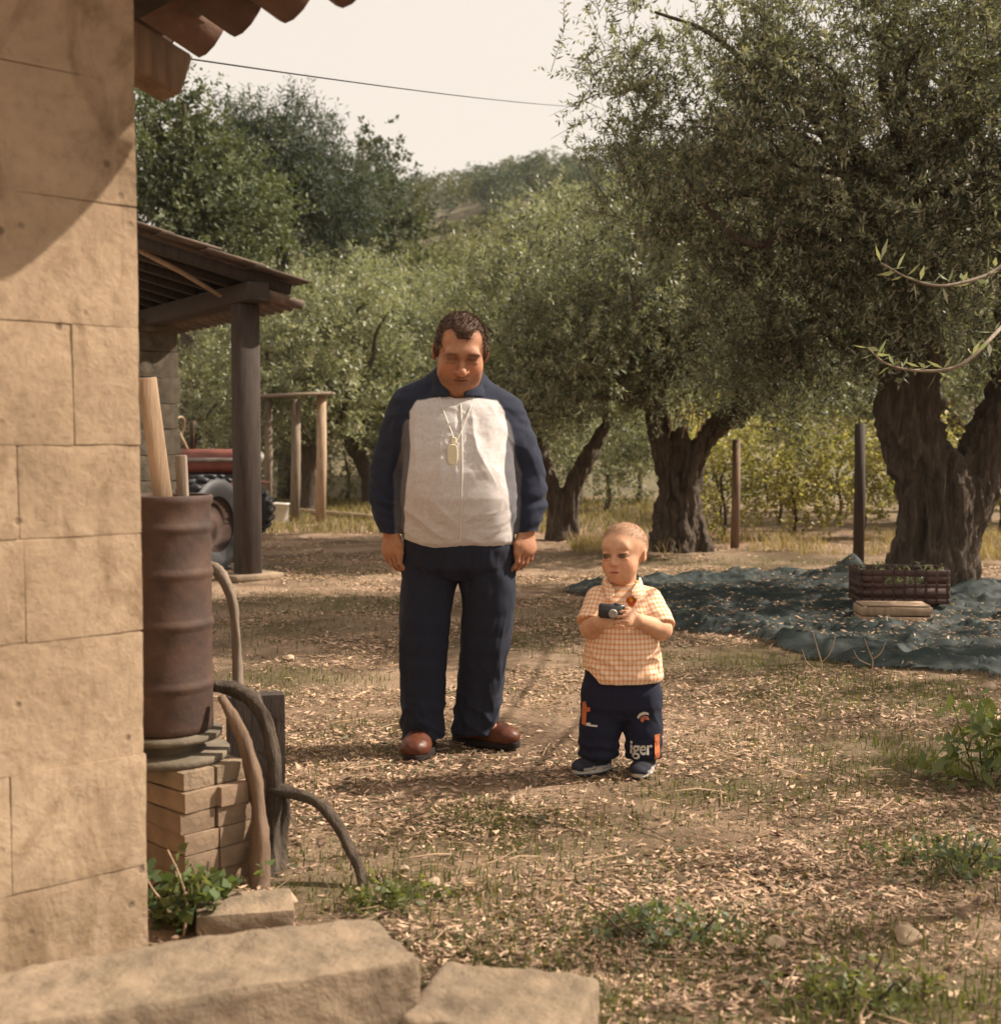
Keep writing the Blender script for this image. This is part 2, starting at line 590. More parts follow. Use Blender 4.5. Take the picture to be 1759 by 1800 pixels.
xs = np.linspace(-190, 190, 110); ys = np.concatenate([np.linspace(20, 120, 60), np.linspace(124, 700, 60)])
X, Y = np.meshgrid(xs, ys, indexing='ij')
x, y = X.ravel(), Y.ravel()
z = hill_z(x, y)
edge = np.clip((np.abs(x) - 140) / 50, 0, 1)
z = z * (1 - edge) - 3 * edge
nx, ny = len(xs), len(ys)
I = np.arange(nx * ny).reshape(nx, ny)
Q = np.stack([I[:-1, :-1], I[1:, :-1], I[1:, 1:], I[:-1, 1:]], -1).reshape(-1, 4)
M['hill'] = noisy('hill_scrub', [(.3, (.07, .066, .034)), (.5, (.14, .115, .062)), (.7, (.24, .18, .105))], .35, .95, .5, .3, 1.2)
tag(link('hill', mesh_np('hill', np.stack([x, y, z], -1), Q), M['hill']), kind='structure')


# ------------------------------------------------------------------ stones
def rock_box(size, seed=0, bev=.02, amp=.01, step=.03, freq=7.0, lumps=0.0):
    """A hewn block: subdivided box with worn corners and uneven faces."""
    sx, sy, sz = size
    bm = bmesh.new()
    bmesh.ops.create_cube(bm, size=1.0)
    for ax, L in enumerate(size):
        n = max(1, int(L / step))
        ed = [e for e in bm.edges if abs((e.verts[0].co - e.verts[1].co)[ax]) > 1e-6 and
              all(abs((e.verts[0].co - e.verts[1].co)[k]) < 1e-6 for k in range(3) if k != ax)]
        bmesh.ops.subdivide_edges(bm, edges=ed, cuts=n, use_grid_fill=True)
    bm.verts.ensure_lookup_table()
    V = np.array([v.co[:] for v in bm.verts]) * np.array(size)
    bm.verts.index_update()
    Q = np.array([[v.index for v in f.verts] for f in bm.faces if len(f.verts) == 4])
    T = np.array([[v.index for v in f.verts] for f in bm.faces if len(f.verts) == 3])
    bm.free()
    h = np.array(size) / 2
    inner = np.clip(V, -(h - bev), h - bev)
    d = V - inner
    L = np.linalg.norm(d, axis=1, keepdims=True)
    n = np.where(L > 1e-9, d / np.maximum(L, 1e-9), 0)
    V = inner + n * np.minimum(L, bev)
    nn = nrm(V / (h + 1e-9) ** 1.0)
    off = np.array((seed * 1.7, seed * .9, seed * 2.3))
    V = V + n * (amp * fbm(V * freq + off, 4, seed) + amp * .5 * fbm(V * freq * 4 + off, 3, seed + 3))[:, None]
    if lumps:
        V = V + nn * (lumps * fbm(V * 2.2 + off, 2, seed + 9))[:, None]
    return mesh_np('stone', V, Q, T if len(T) else None, sharp=32)


# ------------------------------------------------------------------ the stone farm building on the left
TH = math.radians(42)
C0 = at(249, 900, 2.75)
bld = thing('farm_building', 'sandstone farm building corner with clay tile eaves at the left edge', 'building', (C0[0], C0[1], 0), TH)
courses = [0.0, .27, .52, .795, 1.01, 1.205, 1.46, 1.72, 1.98, 2.24]
random.seed(3)
MB().box((-.93, .2153, 1.12), (1.846, .4228, 2.24)).box((-.235, 1.9, 1.12), (.41, 3.2, 2.24)).build('wall_core', M['stone'], bld)
k = 0
for i in range(len(courses) - 1):
    z0, z1 = courses[i] + .0003, courses[i + 1] - .0003
    hz = z1 - z0
    quoin = (.62, .3, .46, .26, .27, .15, .55, .33, .6)[i]
    # visible end face: corner stone first, then leftwards
    x1 = 0.0
    j = 0
    while x1 > -1.75:
        w = quoin if j == 0 else random.uniform(.32, .58)
        dy = .42 if (j == 0 and quoin < .5) else .22
        near = x1 > -.8
        me = rock_box((w - .0008, dy, hz), 11 + k, random.uniform(.001, .0035), .003 if near else .004, .016 if near else .06, 9, .0012)
        o = link('stone_block', me, M['stone'], bld, (x1 - w / 2, dy / 2 + random.uniform(-.0015, .0015), (z0 + z1) / 2), (random.uniform(-.003, .003), random.uniform(-.01, .01), random.uniform(-.002, .002)))
        x1 -= w
        j += 1; k += 1
    # side face running back from the corner
    y1 = .42 if quoin < .5 else .22
    while y1 < 3.4:
        w = random.uniform(.35, .6)
        me = rock_box((.2, w - .006, hz), 211 + k, .012, .005, .07, 8, .003)
        link('stone_block', me, M['stone'], bld, (-.1 + random.uniform(-.005, .004), y1 + w / 2, (z0 + z1) / 2))
        y1 += w
        k += 1


def half_pipe(L=.44, r0=.085, r1=.068, t=.012, seg=7):
    a = np.linspace(0, np.pi, seg + 1)
    V = []
    for (r, xx) in ((r0, 0), (r1, L)):
        for rr in (r, r - t):
            V += [(xx, rr * math.cos(q), rr * math.sin(q)) for q in a]
    V = np.array(V)
    n = seg + 1
    Q = []
    for j in range(seg):
        Q += [(j, j + 1, 2 * n + j + 1, 2 * n + j), (n + j, 3 * n + j, 3 * n + j + 1, n + j + 1), (j, n + j, n + j + 1, j + 1), (2 * n + j, 2 * n + j + 1, 3 * n + j + 1, 3 * n + j)]
    Q += [(0, 2 * n, 3 * n, n), (seg, n + seg, 3 * n + seg, 2 * n + seg)]
    return V, Q


tv, tq = half_pipe()
tile_cover = mesh_np('roof_tile', tv, np.array(tq))
tile_cover.materials.append(M['tile'])
SL = math.radians(19)
roof_z, roof_u = 2.235, .47
roof = MB().build if False else None
roofdeck = MB()
Rs = roty(SL)            # slope falls towards +u
L_up = 1.75
for q in range(8):
    yy = -.45 + .5 * q
    mid = np.array((roof_u - .27, yy + .25, roof_z + .045)) + np.array((-math.cos(SL) * L_up / 2, 0, math.sin(SL) * L_up / 2))
    roofdeck.box(mid + np.array((0, 0, -.012)), (L_up, .494, .022), Rs)
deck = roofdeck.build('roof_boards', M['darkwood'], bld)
for r in range(5):
    for c in range(40):
        yy = -.44 + c * .1
        cover = c % 2 == 0
        jit = random.uniform(-.05, .045) if r == 0 else random.uniform(-.012, .012)
        d = r * .34 + (0 if cover else .03) + jit
        base = np.array((roof_u - math.cos(SL) * d, yy + random.uniform(-.006, .006), roof_z + .045 + math.sin(SL) * d + r * .004 + (.045 if cover else .022)))
        o = link('roof_tile', tile_cover, None, bld, base)
        if cover: o.rotation_euler = (Matrix(roty(SL)) @ Matrix(rotz(math.pi + random.uniform(-.04, .04)))).to_euler()
        else: o.rotation_euler = (Matrix(roty(SL)) @ Matrix(rotz(math.pi)) @ Matrix(rotx(math.pi))).to_euler()
for yy in (.28, .9, 1.55, 2.2, 2.8, 3.3):
    Lr = 1.3
    e = np.array((.25, yy, 2.10))
    mid = e + np.array((-math.cos(SL) * Lr / 2, 0, math.sin(SL) * Lr / 2))
    MB().box(mid, (Lr, .1, .11), Rs, .008).build('rafter', M['oldwood'], bld)

# two worn stone blocks at the foot of the corner
me = rock_box((.80, .28, .34), 71, .012, .012, .011, 8, .016)
blk = link('stone_step', me, M['slab'], None, (-.575, 2.372, .03), (-.03, .03, math.radians(26)))
tag(blk, 'large worn limestone block at the foot of the building corner', 'stone block')
me = rock_box((.34, .30, .2), 73, .018, .012, .012, 7, .015)
blk2 = link('stone_step', me, M['slab'], None, (.0, 2.44, .01), (0, .02, math.radians(-16)))
tag(blk2, 'smaller low stone block in front of the large one, at the bottom edge', 'stone block')
me = rock_box((.24, .16, .05), 75, .008, .008, .015, 9, .006)
A = gnd(425, 1592, .06)
o = link('stone_slab', me, M['slab'], None, (A[0], A[1] + .04, .03), (0, 0, TH - .5))
tag(o, 'flat pale stone slab lying between the brick pile and the large block', 'stone slab')

# ------------------------------------------------------------------ brick pile with the rusty drum
bs = at(304, 1450, 3.36)
TB = math.radians(46)
cn_ = at(322, 1450, 3.26) + rotz(TB) @ np.array((.054, .125, 0))
stack = thing('brick_pile', 'pile of tan bricks carrying the rusty drum beside the wall', 'bricks', (cn_[0], cn_[1], 0), TB)
bh = .056
for i in range(5):
    for sx in (0, 1):
        me = rock_box((.106, .25, bh - .002), 300 + i * 3 + sx, .0025, .0018, .018, 16)
        link('brick', me, M['brick'], stack, (sx * .109 + random.uniform(-.004, .004), random.uniform(-.012, .008), bh * (i + .5)), (0, 0, random.uniform(-.04, .04)))
for sx in (0, 1):
    me = rock_box((.10, .235, .05), 340 + sx, .003, .003, .018, 14)
    link('brick', me, M['slab'], stack, (sx * .104 + .004, .012, bh * 5 + .0255), (0, 0, .05))
ztop = bh * 5 + .0515
drum = thing('steel_drum', 'rusty ribbed steel drum standing on the brick pile by the wall', 'drum', (bs[0] - .04, bs[1] + .10, ztop), 0)
R = .128
MB().lathe((0, 0, 0), [(0, 0), (.165, 0), (.172, .006), (.172, .022), (.090, .024), (.085, .03), (.085, .056), (.150, .060), (.152, .076), (.09, .08)], 36).build('base_plate', M['concrete'], drum, True)
prof = [(.0, .08), (R - .006, .08), (R, .087), (R, .10)]
H0, H1 = .07, .735
for zz in (.19, .36, .50, .625):
    for dz, dr in ((-.02, 0), (-.012, .003), (-.004, .008), (.004, .008), (.012, .003), (.02, 0)):
        prof.append((R + dr * .7, zz + dz + .02))
prof += [(R, H1 - .03), (R + .005, H1 - .02), (R + .006, H1 - .004), (R + .002, H1), (R - .004, H1 - .002), (R - .006, H1 - .02), (R - .008, .3), (0, .3)]
MB().lathe((0, 0, 0), prof, 40).build('drum_body', M['rust'], drum, True)
# planks sticking out of the drum
pl = thing('wooden_plank', 'pale sawn plank leaning out of the top of the drum', 'plank')
a = np.array((bs[0] + .005, bs[1] + .09, ztop + .36)); e = at(258, 664, bs[1] + .04)
mid = (a + e) / 2
Rm = np.array(Vector((0, 0, 1)).rotation_difference(Vector(e - a)).to_matrix())
MB().box(mid, (.05, .014, np.linalg.norm(e - a)), Rm @ rotz(.3), .002).build('board', M['palewood'], pl)
pl2 = thing('wooden_stake', 'short grey split stake beside the pale plank in the drum', 'stake')
a = np.array((bs[0] + .02, bs[1] + .13, ztop + .36)); e = at(318, 800, bs[1] + .12)
Rm = np.array(Vector((0, 0, 1)).rotation_difference(Vector(e - a)).to_matrix())
MB().box((a + e) / 2, (.03, .02, np.linalg.norm(e - a)), Rm, .003).build('board', M['greywood'], pl2)

# dark concrete block behind the vine stems
cb = at(440, 1450, 3.66)
o = link('wooden_board', rock_box((.17, .07, .46), 91, .006, .006, .02, 8), M['darkwood'], None, (cb[0] + .0, cb[1] + .10, .22), (0, 0, .3))
tag(o, 'dark weathered board standing upright behind the thick vine stems', 'board')

# old grapevine: thick stems
vine = thing('grapevine', 'old leafless grapevine with thick bent stems beside the drum', 'vine', gnd(470, 1580))
vo = np.array(vine.location)


def stem(pts, r, mat, n=60, noise=.7, name='stem', seed=1):
    P = smooth_path([at(*p) for p in pts], n)
    P = P + .010 * np.stack([fbm(P * 8, 2, seed), fbm(P * 8 + 5, 2, seed), fbm(P * 8 + 9, 2, seed)], -1)
    rr = np.interp(np.linspace(0, 1, n), np.linspace(0, 1, len(r)), r)
    return MB().tube(P - vo, rr, 10, True, noise, seed).build(name, mat, vine, True)


stem([(345, 985, 3.62), (380, 1000, 3.6), (402, 1040, 3.58), (414, 1120, 3.56), (417, 1205, 3.55)], [.012, .015, .014, .013, .014], M['greywood'], seed=2)
stem([(375, 1205, 3.5), (410, 1212, 3.52), (448, 1238, 3.5), (478, 1300, 3.48), (486, 1385, 3.46), (478, 1500, 3.44), (470, 1585, 3.4)], [.016, .02, .021, .02, .02, .024, .026], M['bark'], seed=3)
stem([(392, 1222, 3.44), (412, 1255, 3.42), (436, 1330, 3.4), (452, 1430, 3.38), (456, 1520, 3.36), (458, 1590, 3.33)], [.012, .017, .02, .024, .027, .03], M['oldwood'], seed=4)
stem([(480, 1385, 3.46), (520, 1398, 3.44), (565, 1418, 3.42), (604, 1470, 3.4), (628, 1530, 3.36), (640, 1590, 3.32)], [.02, .017, .016, .015, .014, .014], M['bark'], seed=5)
stem([(500, 1400, 3.47), (500, 1450, 3.5), (492, 1520, 3.48), (498, 1585, 3.4)], [.014, .018, .022, .024], M['bark'], seed=6)
# big black tyre standing beyond the drum
wp = gnd(368, 1006)
ty = thing('spare_wheel', 'large black wheel standing upright behind the drum near the shed post', 'wheel', (wp[0], wp[1], 0), math.radians(68))
r_t, w_t = .45, .26
o = MB().lathe((0, 0, r_t), [(r_t * .58, -w_t * .4), (r_t * .75, -w_t * .5), (r_t * .92, -w_t * .48), (r_t * .985, -w_t * .3), (r_t * .985, w_t * .3), (r_t * .92, w_t * .48), (r_t * .75, w_t * .5), (r_t * .58, w_t * .4), (r_t * .56, 0), (r_t * .58, -w_t * .4)], 36, (0, 1, 0))
o.build('tyre', M['rubber'], ty, True)
o = MB()
for q_ in range(22):
    an = q_ / 22 * 2 * math.pi
    for sd in (-1, 1): o.box((r_t * math.cos(an + sd * .06), sd * w_t * .23, r_t + r_t * math.sin(an + sd * .06)), (.05, w_t * .46, .03), roty(-an - sd * .06 + math.pi / 2) @ rotz(sd * .5))
tr_ = o.build('tread', M['rubber'], ty); tr_['kind'] = 'stuff'
MB().lathe((0, 0, r_t), [(0, -.03), (.08, -.04), (.1, -.02), (.2, -.03), (r_t * .575, -w_t * .35), (r_t * .575, w_t * .35), (.2, .03), (0, .03)], 28, (0, 1, 0)).build('rim', M['rust'], ty, True)

# ------------------------------------------------------------------ tile-roofed open shed
po = at(436, 1020, 11.0)
TS = math.radians(34)
shed = thing('open_shed', 'dark open shed with tiled lean-to roof on a thick wooden post', 'shed', (po[0], po[1], 0), TS)
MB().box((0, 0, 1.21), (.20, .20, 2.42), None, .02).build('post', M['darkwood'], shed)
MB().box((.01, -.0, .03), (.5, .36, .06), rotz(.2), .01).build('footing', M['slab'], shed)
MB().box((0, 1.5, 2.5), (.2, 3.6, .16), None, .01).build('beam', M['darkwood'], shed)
SL2 = math.radians(12.6)
R2 = roty(SL2)
ez, eu = 2.57, .44
for r in range(6):
    for c in range(17):
        d = r * .42 + random.uniform(-.03, .03)
        yy = -.28 + c * .205
        p = np.array((eu - math.cos(SL2) * (d + .25), yy, ez + .03 + math.sin(SL2) * (d + .25) + .012 * r))
        MBb = MB().box((0, 0, 0), (.52, .2, .022), R2 @ rotx(random.uniform(-.07, .07)) @ roty(random.uniform(-.03, .03)), .004)
        MBb.build('roof_slab', M['oldtile'], shed, loc=p)
for c in range(9):
    yy = -.22 + c * .41
    mid = np.array((eu - .12 - math.cos(SL2) * 1.3, yy, ez - .03 + math.sin(SL2) * 1.3))
    MB().box(mid, (2.6, .08, .09), R2).build('rafter', M['darkwood'], shed)
shed_tile = tile_cover.copy(); shed_tile.materials.clear(); shed_tile.materials.append(M['oldtile'])
for c in range(17):                                     # hanging row of curved tiles at the eaves
    o = link('roof_tile', shed_tile, None, shed, (eu - .42, -.2 + c * .2, ez - .03))
    o.rotation_euler = (Matrix(roty(SL2)) @ Matrix(rotx(math.pi))).to_euler()
ba, bb = at(246, 440, 10.4), at(388, 520, 10.9)
bm_ = np.array(shed.location)
Ri = rotz(-TS)
ba, bb = Ri @ (ba - bm_), Ri @ (bb - bm_)
MB().tube([ba, (ba + bb) / 2 + np.array((0, 0, .015)), bb], [.024, .022, .018], 8).build('batten', M['palewood'], shed, True)
pc = Ri @ (at(268, 800, 13.3) - bm_)
for i in range(9):
    zz = i * .27
    link('stone_block', rock_box((.44 + random.uniform(-.03, .02), .46, .268), 500 + i, .01, .012, .05, 7), M['concrete'], shed, (pc[0], pc[1], zz + .135))
link('capital', rock_box((.58, .56, .14), 511, .03, .01, .06, 6), M['concrete'], shed, (pc[0] + .02, pc[1], 2.43 - .0))

# small plank canopy further back
cn = thing('plank_canopy', 'low canopy of loose boards on two pale posts beyond the shed', 'canopy', gnd(540, 916))
co = np.array(cn.location)


def local_post(px0, py0, py1, Y, w, mat):
    a, b_ = at(px0, py0, Y) - co, at(px0 + 2, py1, Y) - co
    MB().tube([a, (a + b_) / 2 + np.array((.01, 0, 0)), b_], [w, w * .95, w * .9], 8, noise=.1).build('post', mat, cn, True)


local_post(518, 916, 702, 19.3, .078, M['greywood'])
local_post(563, 918, 696, 18.8, .08, M['palewood'])
local_post(470, 905, 700, 19.8, .07, M['greywood'])
for i in range(5):
    c = at(518, 694, 18.5 + i * .3) - co
    MB().box(c + np.array((random.uniform(-.05, .05), 0, random.uniform(-.01, .02))), (1.12, .26, .03), roty(-.035) @ rotz(random.uniform(-.03, .03))).build('board', M['greywood'], cn)
lg = thing('fallen_log', 'pale thin log lying on the ground behind the canopy posts', 'log')
MB().tube(smooth_path([gnd(475, 905) + [0, .8, .05], gnd(575, 912) + [0, .4, .06], gnd(655, 916) + [0, .2, .05]], 14), [.045] * 14, 8, noise=.2).build('trunk', M['palewood'], lg, True)

# white bucket
bk = thing('bucket', 'white plastic bucket standing on the ground by the canopy post', 'bucket', gnd(491, 921))
MB().lathe((0, 0, 0), [(0, .004), (.115, .004), (.12, .012), (.148, .29), (.158, .292), (.158, .312), (.147, .314), (.14, .3), (.112, .02), (0, .018)], 24).build('pail', M['white_plastic'], bk, True)
a = np.linspace(0, math.pi, 13)
MB().tube(np.stack([.152 * np.cos(a), -.02 - .1 * np.sin(a), .30 - .05 * np.sin(a)], -1), .004, 5).build('handle', M['metal'], bk)

# ------------------------------------------------------------------ red tractor behind the drum
tp = gnd(392, 945)
tr = thing('tractor', 'old red tractor parked behind the shed post and drum', 'tractor', (tp[0] - .34, tp[1] + .1, 0), -.2)
tr.scale = (1.14, 1.14, 1.14)


def wheel(x, y, r, w):
    t = link('wheel', None, None, tr, (x, y, r))
    o = MB().lathe((0, 0, 0), [(r * .55, -w / 2), (r * .9, -w / 2), (r, -w * .35), (r, w * .35), (r * .9, w / 2), (r * .55, w / 2), (r * .55, -w / 2)], 30, (0, 1, 0))
    for q in range(18):
        an = q / 18 * 2 * math.pi
        o.box((r * math.cos(an), 0, r * math.sin(an)), (.05, w * .9, .04), roty(-an + math.pi / 2) @ rotz(.3))
    o.build('tyre', M['rubber'], t, False)
    MB().lathe((0, 0, 0), [(0, -w * .3), (r * .2, -w * .32), (r * .25, -w * .2), (r * .5, -w * .25), (r * .56, -w * .42), (r * .56, w * .42), (0, w * .2)], 24, (0, 1, 0)).build('rim', M['red'], t, True)


wheel(.42, -.42, .29, .18); wheel(.42, .42, .29, .18)
wheel(-.72, -.5, .46, .26); wheel(-.72, .5, .46, .26)
MB().box((.18, 0, .86), (.95, .4, .26), None, .05).build('hood', M['red'], tr)
MB().box((.2, -.21, .87), (.85, .02, .05)).box((.2, .21, .87), (.85, .02, .05)).build('side_trim', M['metal'], tr)
MB().box((.1, 0, .58), (1.0, .3, .3), None, .03).build('engine', M['rubber'], tr)
MB().box((.67, 0, .84), (.05, .36, .2), None, .02).build('grille', M['metal'], tr)
for s_ in (-1, 1):
    MB().lathe((.70, s_ * .12, .9), [(0, .02), (.06, .02), (.055, -.04), (0, -.05)], 16, (1, 0, 0)).build('headlight', M['white_plastic'], tr, True)
    a = np.linspace(math.pi * .05, math.pi * .95, 12)
    v = MB()
    for q in range(11):
        mid = np.array((-.72 + .52 * math.cos((a[q] + a[q + 1]) / 2), s_ * .5, .46 + .52 * math.sin((a[q] + a[q + 1]) / 2)))
        v.box(mid, (.155, .3, .02), roty(-(a[q] + a[q + 1]) / 2 + math.pi / 2))
    v.build('mudguard', M['red'], tr)
    MB().box((.42, s_ * .38, .62), (.5, .2, .025), roty(.06), .005).build('mudguard', M['red'], tr)
MB().box((-.62, 0, .86), (.4, .42, .09), None, .03).box((-.82, 0, 1.02), (.07, .42, .3), None, .03).build('seat', M['black_plastic'], tr)
a = np.linspace(0, 2 * math.pi, 20, endpoint=False)
MB().tube(np.stack([-.25 + .06 * np.cos(a), .17 * np.sin(a), 1.2 + .15 * np.cos(a)], -1), .014, 6, closed=True).tube([(-.22, 0, 1.2), (-.1, 0, .95)], .015, 6).build('steering_wheel', M['palewood'], tr, True)
MB().tube(smooth_path([(-.95, -.32, .7), (-.95, -.32, 1.25), (-.88, -.25, 1.31), (-.6, -.2, 1.31), (-.5, -.2, 1.25), (-.48, -.2, .9)], 20), .024, 8).build('roll_frame', M['red'], tr, True)
MB().tube([(.0, -.12, .95), (.0, -.12, 1.22), (.02, -.12, 1.3)], [.025, .025, .03], 8).build('exhaust_pipe', M['rust'], tr, True)

# ------------------------------------------------------------------ power cable
pa, pb = at(300, 98, 5.6), at(1010, 187, 17)
t = np.linspace(0, 1, 40)[:, None]
P = pa * (1 - t) + pb * t
P[:, 2] -= .03 * 4 * (t[:, 0] * (1 - t[:, 0]))
o = MB().tube(P, .0045, 5).build('power_cable', M['rubber'])
tag(o, 'thin overhead cable running from the eaves to the olive tree', 'cable')

# distant pale farmhouse seen under the branches
fh = thing('farmhouse', 'distant pale farmhouse seen low under the olive branches', 'house', (at(1400, 770, 62)[0], 62, 0), .1)
M['plaster'] = noisy('pale_plaster', [(.3, (.5, .42, .33)), (.7, (.66, .57, .46))], .8, .9, .2, .01)
MB().box((0, 0, .9), (3.6, 3, 1.8)).build('wall', M['plaster'], fh)
rv = np.array([(-2, -1.8, 1.7), (2, -1.8, 1.7), (2, 1.8, 1.7), (-2, 1.8, 1.7), (-2, 0, 2.3), (2, 0, 2.3)])
MB().add(rv, [(0, 1, 5, 4), (2, 3, 4, 5), (3, 2, 1, 0)], [(0, 4, 3), (1, 2, 5)]).build('roof', M['tile'], fh)
MB().box((.6, -1.51, .9), (.5, .06, .6)).build('window', M['black_plastic'], fh)
# ------------------------------------------------------------------ surfaces grown from distance fields
class Field:
    def __init__(s, xs, ys, zs):
        s.xs, s.ys, s.zs = [np.asarray(q, np.float32) for q in (xs, ys, zs)]
        s.F = np.full((len(xs), len(ys), len(zs)), .5, np.float32)

    def reg(s, lo, hi):
        sl = []
        for a, l, h in zip((s.xs, s.ys, s.zs), lo, hi):
            i0, i1 = np.searchsorted(a, l), np.searchsorted(a, h)
            sl.append(slice(max(0, i0 - 1), min(len(a), i1 + 1)))
        return tuple(sl), s.xs[sl[0]][:, None, None], s.ys[sl[1]][None, :, None], s.zs[sl[2]][None, None, :]

    def put(s, prim, k=0.0, op='u', marg=None):
        fn, lo, hi = prim
        mg = marg if marg is not None else max(k * 1.2, .012) + .01
        sl, X, Y, Z = s.reg(np.asarray(lo) - mg, np.asarray(hi) + mg)
        if any(q.stop <= q.start for q in sl): return s
        d = fn(X, Y, Z)
        A = s.F[sl]
        if op == 'u':
            r = np.minimum(A, d)
            if k > 0:
                h = np.maximum(k - np.abs(A - d), 0) / k
                r = r - h * h * k * .25
        else:
            d = -d
            r = np.maximum(A, d)
            if k > 0:
                h = np.maximum(k - np.abs(A - d), 0) / k
                r = r + h * h * k * .25
        s.F[sl] = r
        return s

    def cut(s, fn):
        """keep where fn(X,Y,Z) < 0"""
        s.F = np.maximum(s.F, fn(s.xs[:, None, None], s.ys[None, :, None], s.zs[None, None, :])).astype(np.float32)
        return s

    def mesh(s):
        F = s.F
        F[0], F[-1], F[:, 0], F[:, -1], F[:, :, 0], F[:, :, -1] = [np.maximum(q, .001) for q in (F[0], F[-1], F[:, 0], F[:, -1], F[:, :, 0], F[:, :, -1])]
        S = F < 0
        cnt = np.zeros(tuple(n - 1 for n in F.shape), np.int8)
        for a in (0, 1):
            for b in (0, 1):
                for c in (0, 1):
                    cnt += S[a:F.shape[0] - 1 + a, b:F.shape[1] - 1 + b, c:F.shape[2] - 1 + c]
        I, J, K = np.nonzero((cnt > 0) & (cnt < 8))
        corner = {}
        for a in (0, 1):
            for b in (0, 1):
                for c in (0, 1):
                    corner[(a, b, c)] = F[I + a, J + b, K + c]
        acc = np.zeros((len(I), 3)); w = np.zeros(len(I))
        for ax in range(3):
            o = [q for q in range(3) if q != ax]
            for b in (0, 1):
                for c in (0, 1):
                    k0 = [0, 0, 0]; k0[o[0]] = b; k0[o[1]] = c
                    k1 = list(k0); k1[ax] = 1
                    f0, f1 = corner[tuple(k0)], corner[tuple(k1)]
                    mk = (f0 < 0) != (f1 < 0)
                    t = np.where(mk, f0 / np.where(mk, f0 - f1, 1), 0)
                    p = np.zeros((len(I), 3))
                    p[:, ax] = t; p[:, o[0]] = b; p[:, o[1]] = c
                    acc += p * mk[:, None]; w += mk
        p = acc / w[:, None]
        V = np.stack([s.xs[I] + p[:, 0] * (s.xs[I + 1] - s.xs[I]), s.ys[J] + p[:, 1] * (s.ys[J + 1] - s.ys[J]), s.zs[K] + p[:, 2] * (s.zs[K + 1] - s.zs[K])], -1)
        idx = np.full(cnt.shape, -1, np.int32)
        idx[I, J, K] = np.arange(len(I))
        quads = []
        for ax in range(3):
            sl0 = [slice(None)] * 3; sl1 = [slice(None)] * 3
            sl0[ax] = slice(0, -1); sl1[ax] = slice(1, None)
            ch = S[tuple(sl0)] != S[tuple(sl1)]
            e = list(np.nonzero(ch))
            inside = S[tuple(e)]
            o = [q for q in range(3) if q != ax]
            ok = (e[o[0]] > 0) & (e[o[1]] > 0) & (e[o[0]] < cnt.shape[o[0]]) & (e[o[1]] < cnt.shape[o[1]])
            e = [q[ok] for q in e]; inside = inside[ok]
            q = []
            for (b, c) in ((-1, -1), (0, -1), (0, 0), (-1, 0)):
                k = list(e); k[o[0]] = e[o[0]] + b; k[o[1]] = e[o[1]] + c
                q.append(idx[tuple(k)])
            q = np.stack(q, -1)
            flip = inside if ax != 1 else ~inside
            quads.append(np.where(flip[:, None], q, q[:, ::-1]))
        return V, np.vstack(quads)


def cone(a, b, ra, rb):
    a, b = np.asarray(a, float), np.asarray(b, float)
    d = b - a
    L2 = max(float(d @ d), 1e-9)
    R = max(ra, rb)

    def fn(X, Y, Z):
        t = np.clip(((X - a[0]) * d[0] + (Y - a[1]) * d[1] + (Z - a[2]) * d[2]) / L2, 0, 1)
        return np.sqrt((X - a[0] - t * d[0]) ** 2 + (Y - a[1] - t * d[1]) ** 2 + (Z - a[2] - t * d[2]) ** 2) - (ra + t * (rb - ra))
    return fn, np.minimum(a, b) - R, np.maximum(a, b) + R


def chain(f, pts, rad, k=.02):
    for i in range(len(pts) - 1):
        f.put(cone(pts[i], pts[i + 1], rad[i], rad[i + 1]), k)


def ell(c, r, R=None):
    c, r = np.asarray(c, float), np.asarray(r, float)
    R = np.eye(3) if R is None else np.asarray(R, float)

    def fn(X, Y, Z):
        x, y, z = X - c[0], Y - c[1], Z - c[2]
        l = [R[0, i] * x + R[1, i] * y + R[2, i] * z for i in range(3)]
        k0 = np.sqrt(sum((l[i] / r[i]) ** 2 for i in range(3)))
        k1 = np.sqrt(sum((l[i] / r[i] ** 2) ** 2 for i in range(3))) + 1e-9
        return k0 * (k0 - 1) / k1
    m = float(r.max())
    ext = np.sqrt(((R * r) ** 2).sum(1))
    return fn, c - ext, c + ext


def rbox(c, h, rad, R=None):
    c, h = np.asarray(c, float), np.asarray(h, float)
    R = np.eye(3) if R is None else np.asarray(R, float)

    def fn(X, Y, Z):
        x, y, z = X - c[0], Y - c[1], Z - c[2]
        q = [np.abs(R[0, i] * x + R[1, i] * y + R[2, i] * z) - (h[i] - rad) for i in range(3)]
        return np.sqrt(sum(np.maximum(v, 0) ** 2 for v in q)) + np.minimum(np.maximum(np.maximum(q[0], q[1]), q[2]), 0) - rad
    ext = np.abs(R) @ h
    return fn, c - ext, c + ext


def loft(rows, p=2.0):
    """rows: (z, half width, half depth, cx, cy)"""
    rows = np.asarray(rows, float)

    def fn(X, Y, Z):
        z = np.clip(Z, rows[0, 0], rows[-1, 0])
        a, b, cx, cy = [np.interp(z, rows[:, 0], rows[:, i]) for i in (1, 2, 3, 4)]
        k = (np.abs((X - cx) / a) ** p + np.abs((Y - cy) / b) ** p) ** (1 / p)
        return np.maximum((k - 1) * np.minimum(a, b), np.maximum(rows[0, 0] - Z, Z - rows[-1, 0]))
    lo = (rows[:, 3] - rows[:, 1]).min(), (rows[:, 4] - rows[:, 2]).min(), rows[0, 0]
    hi = (rows[:, 3] + rows[:, 1]).max(), (rows[:, 4] + rows[:, 2]).max(), rows[-1, 0]
    return fn, np.array(lo), np.array(hi)


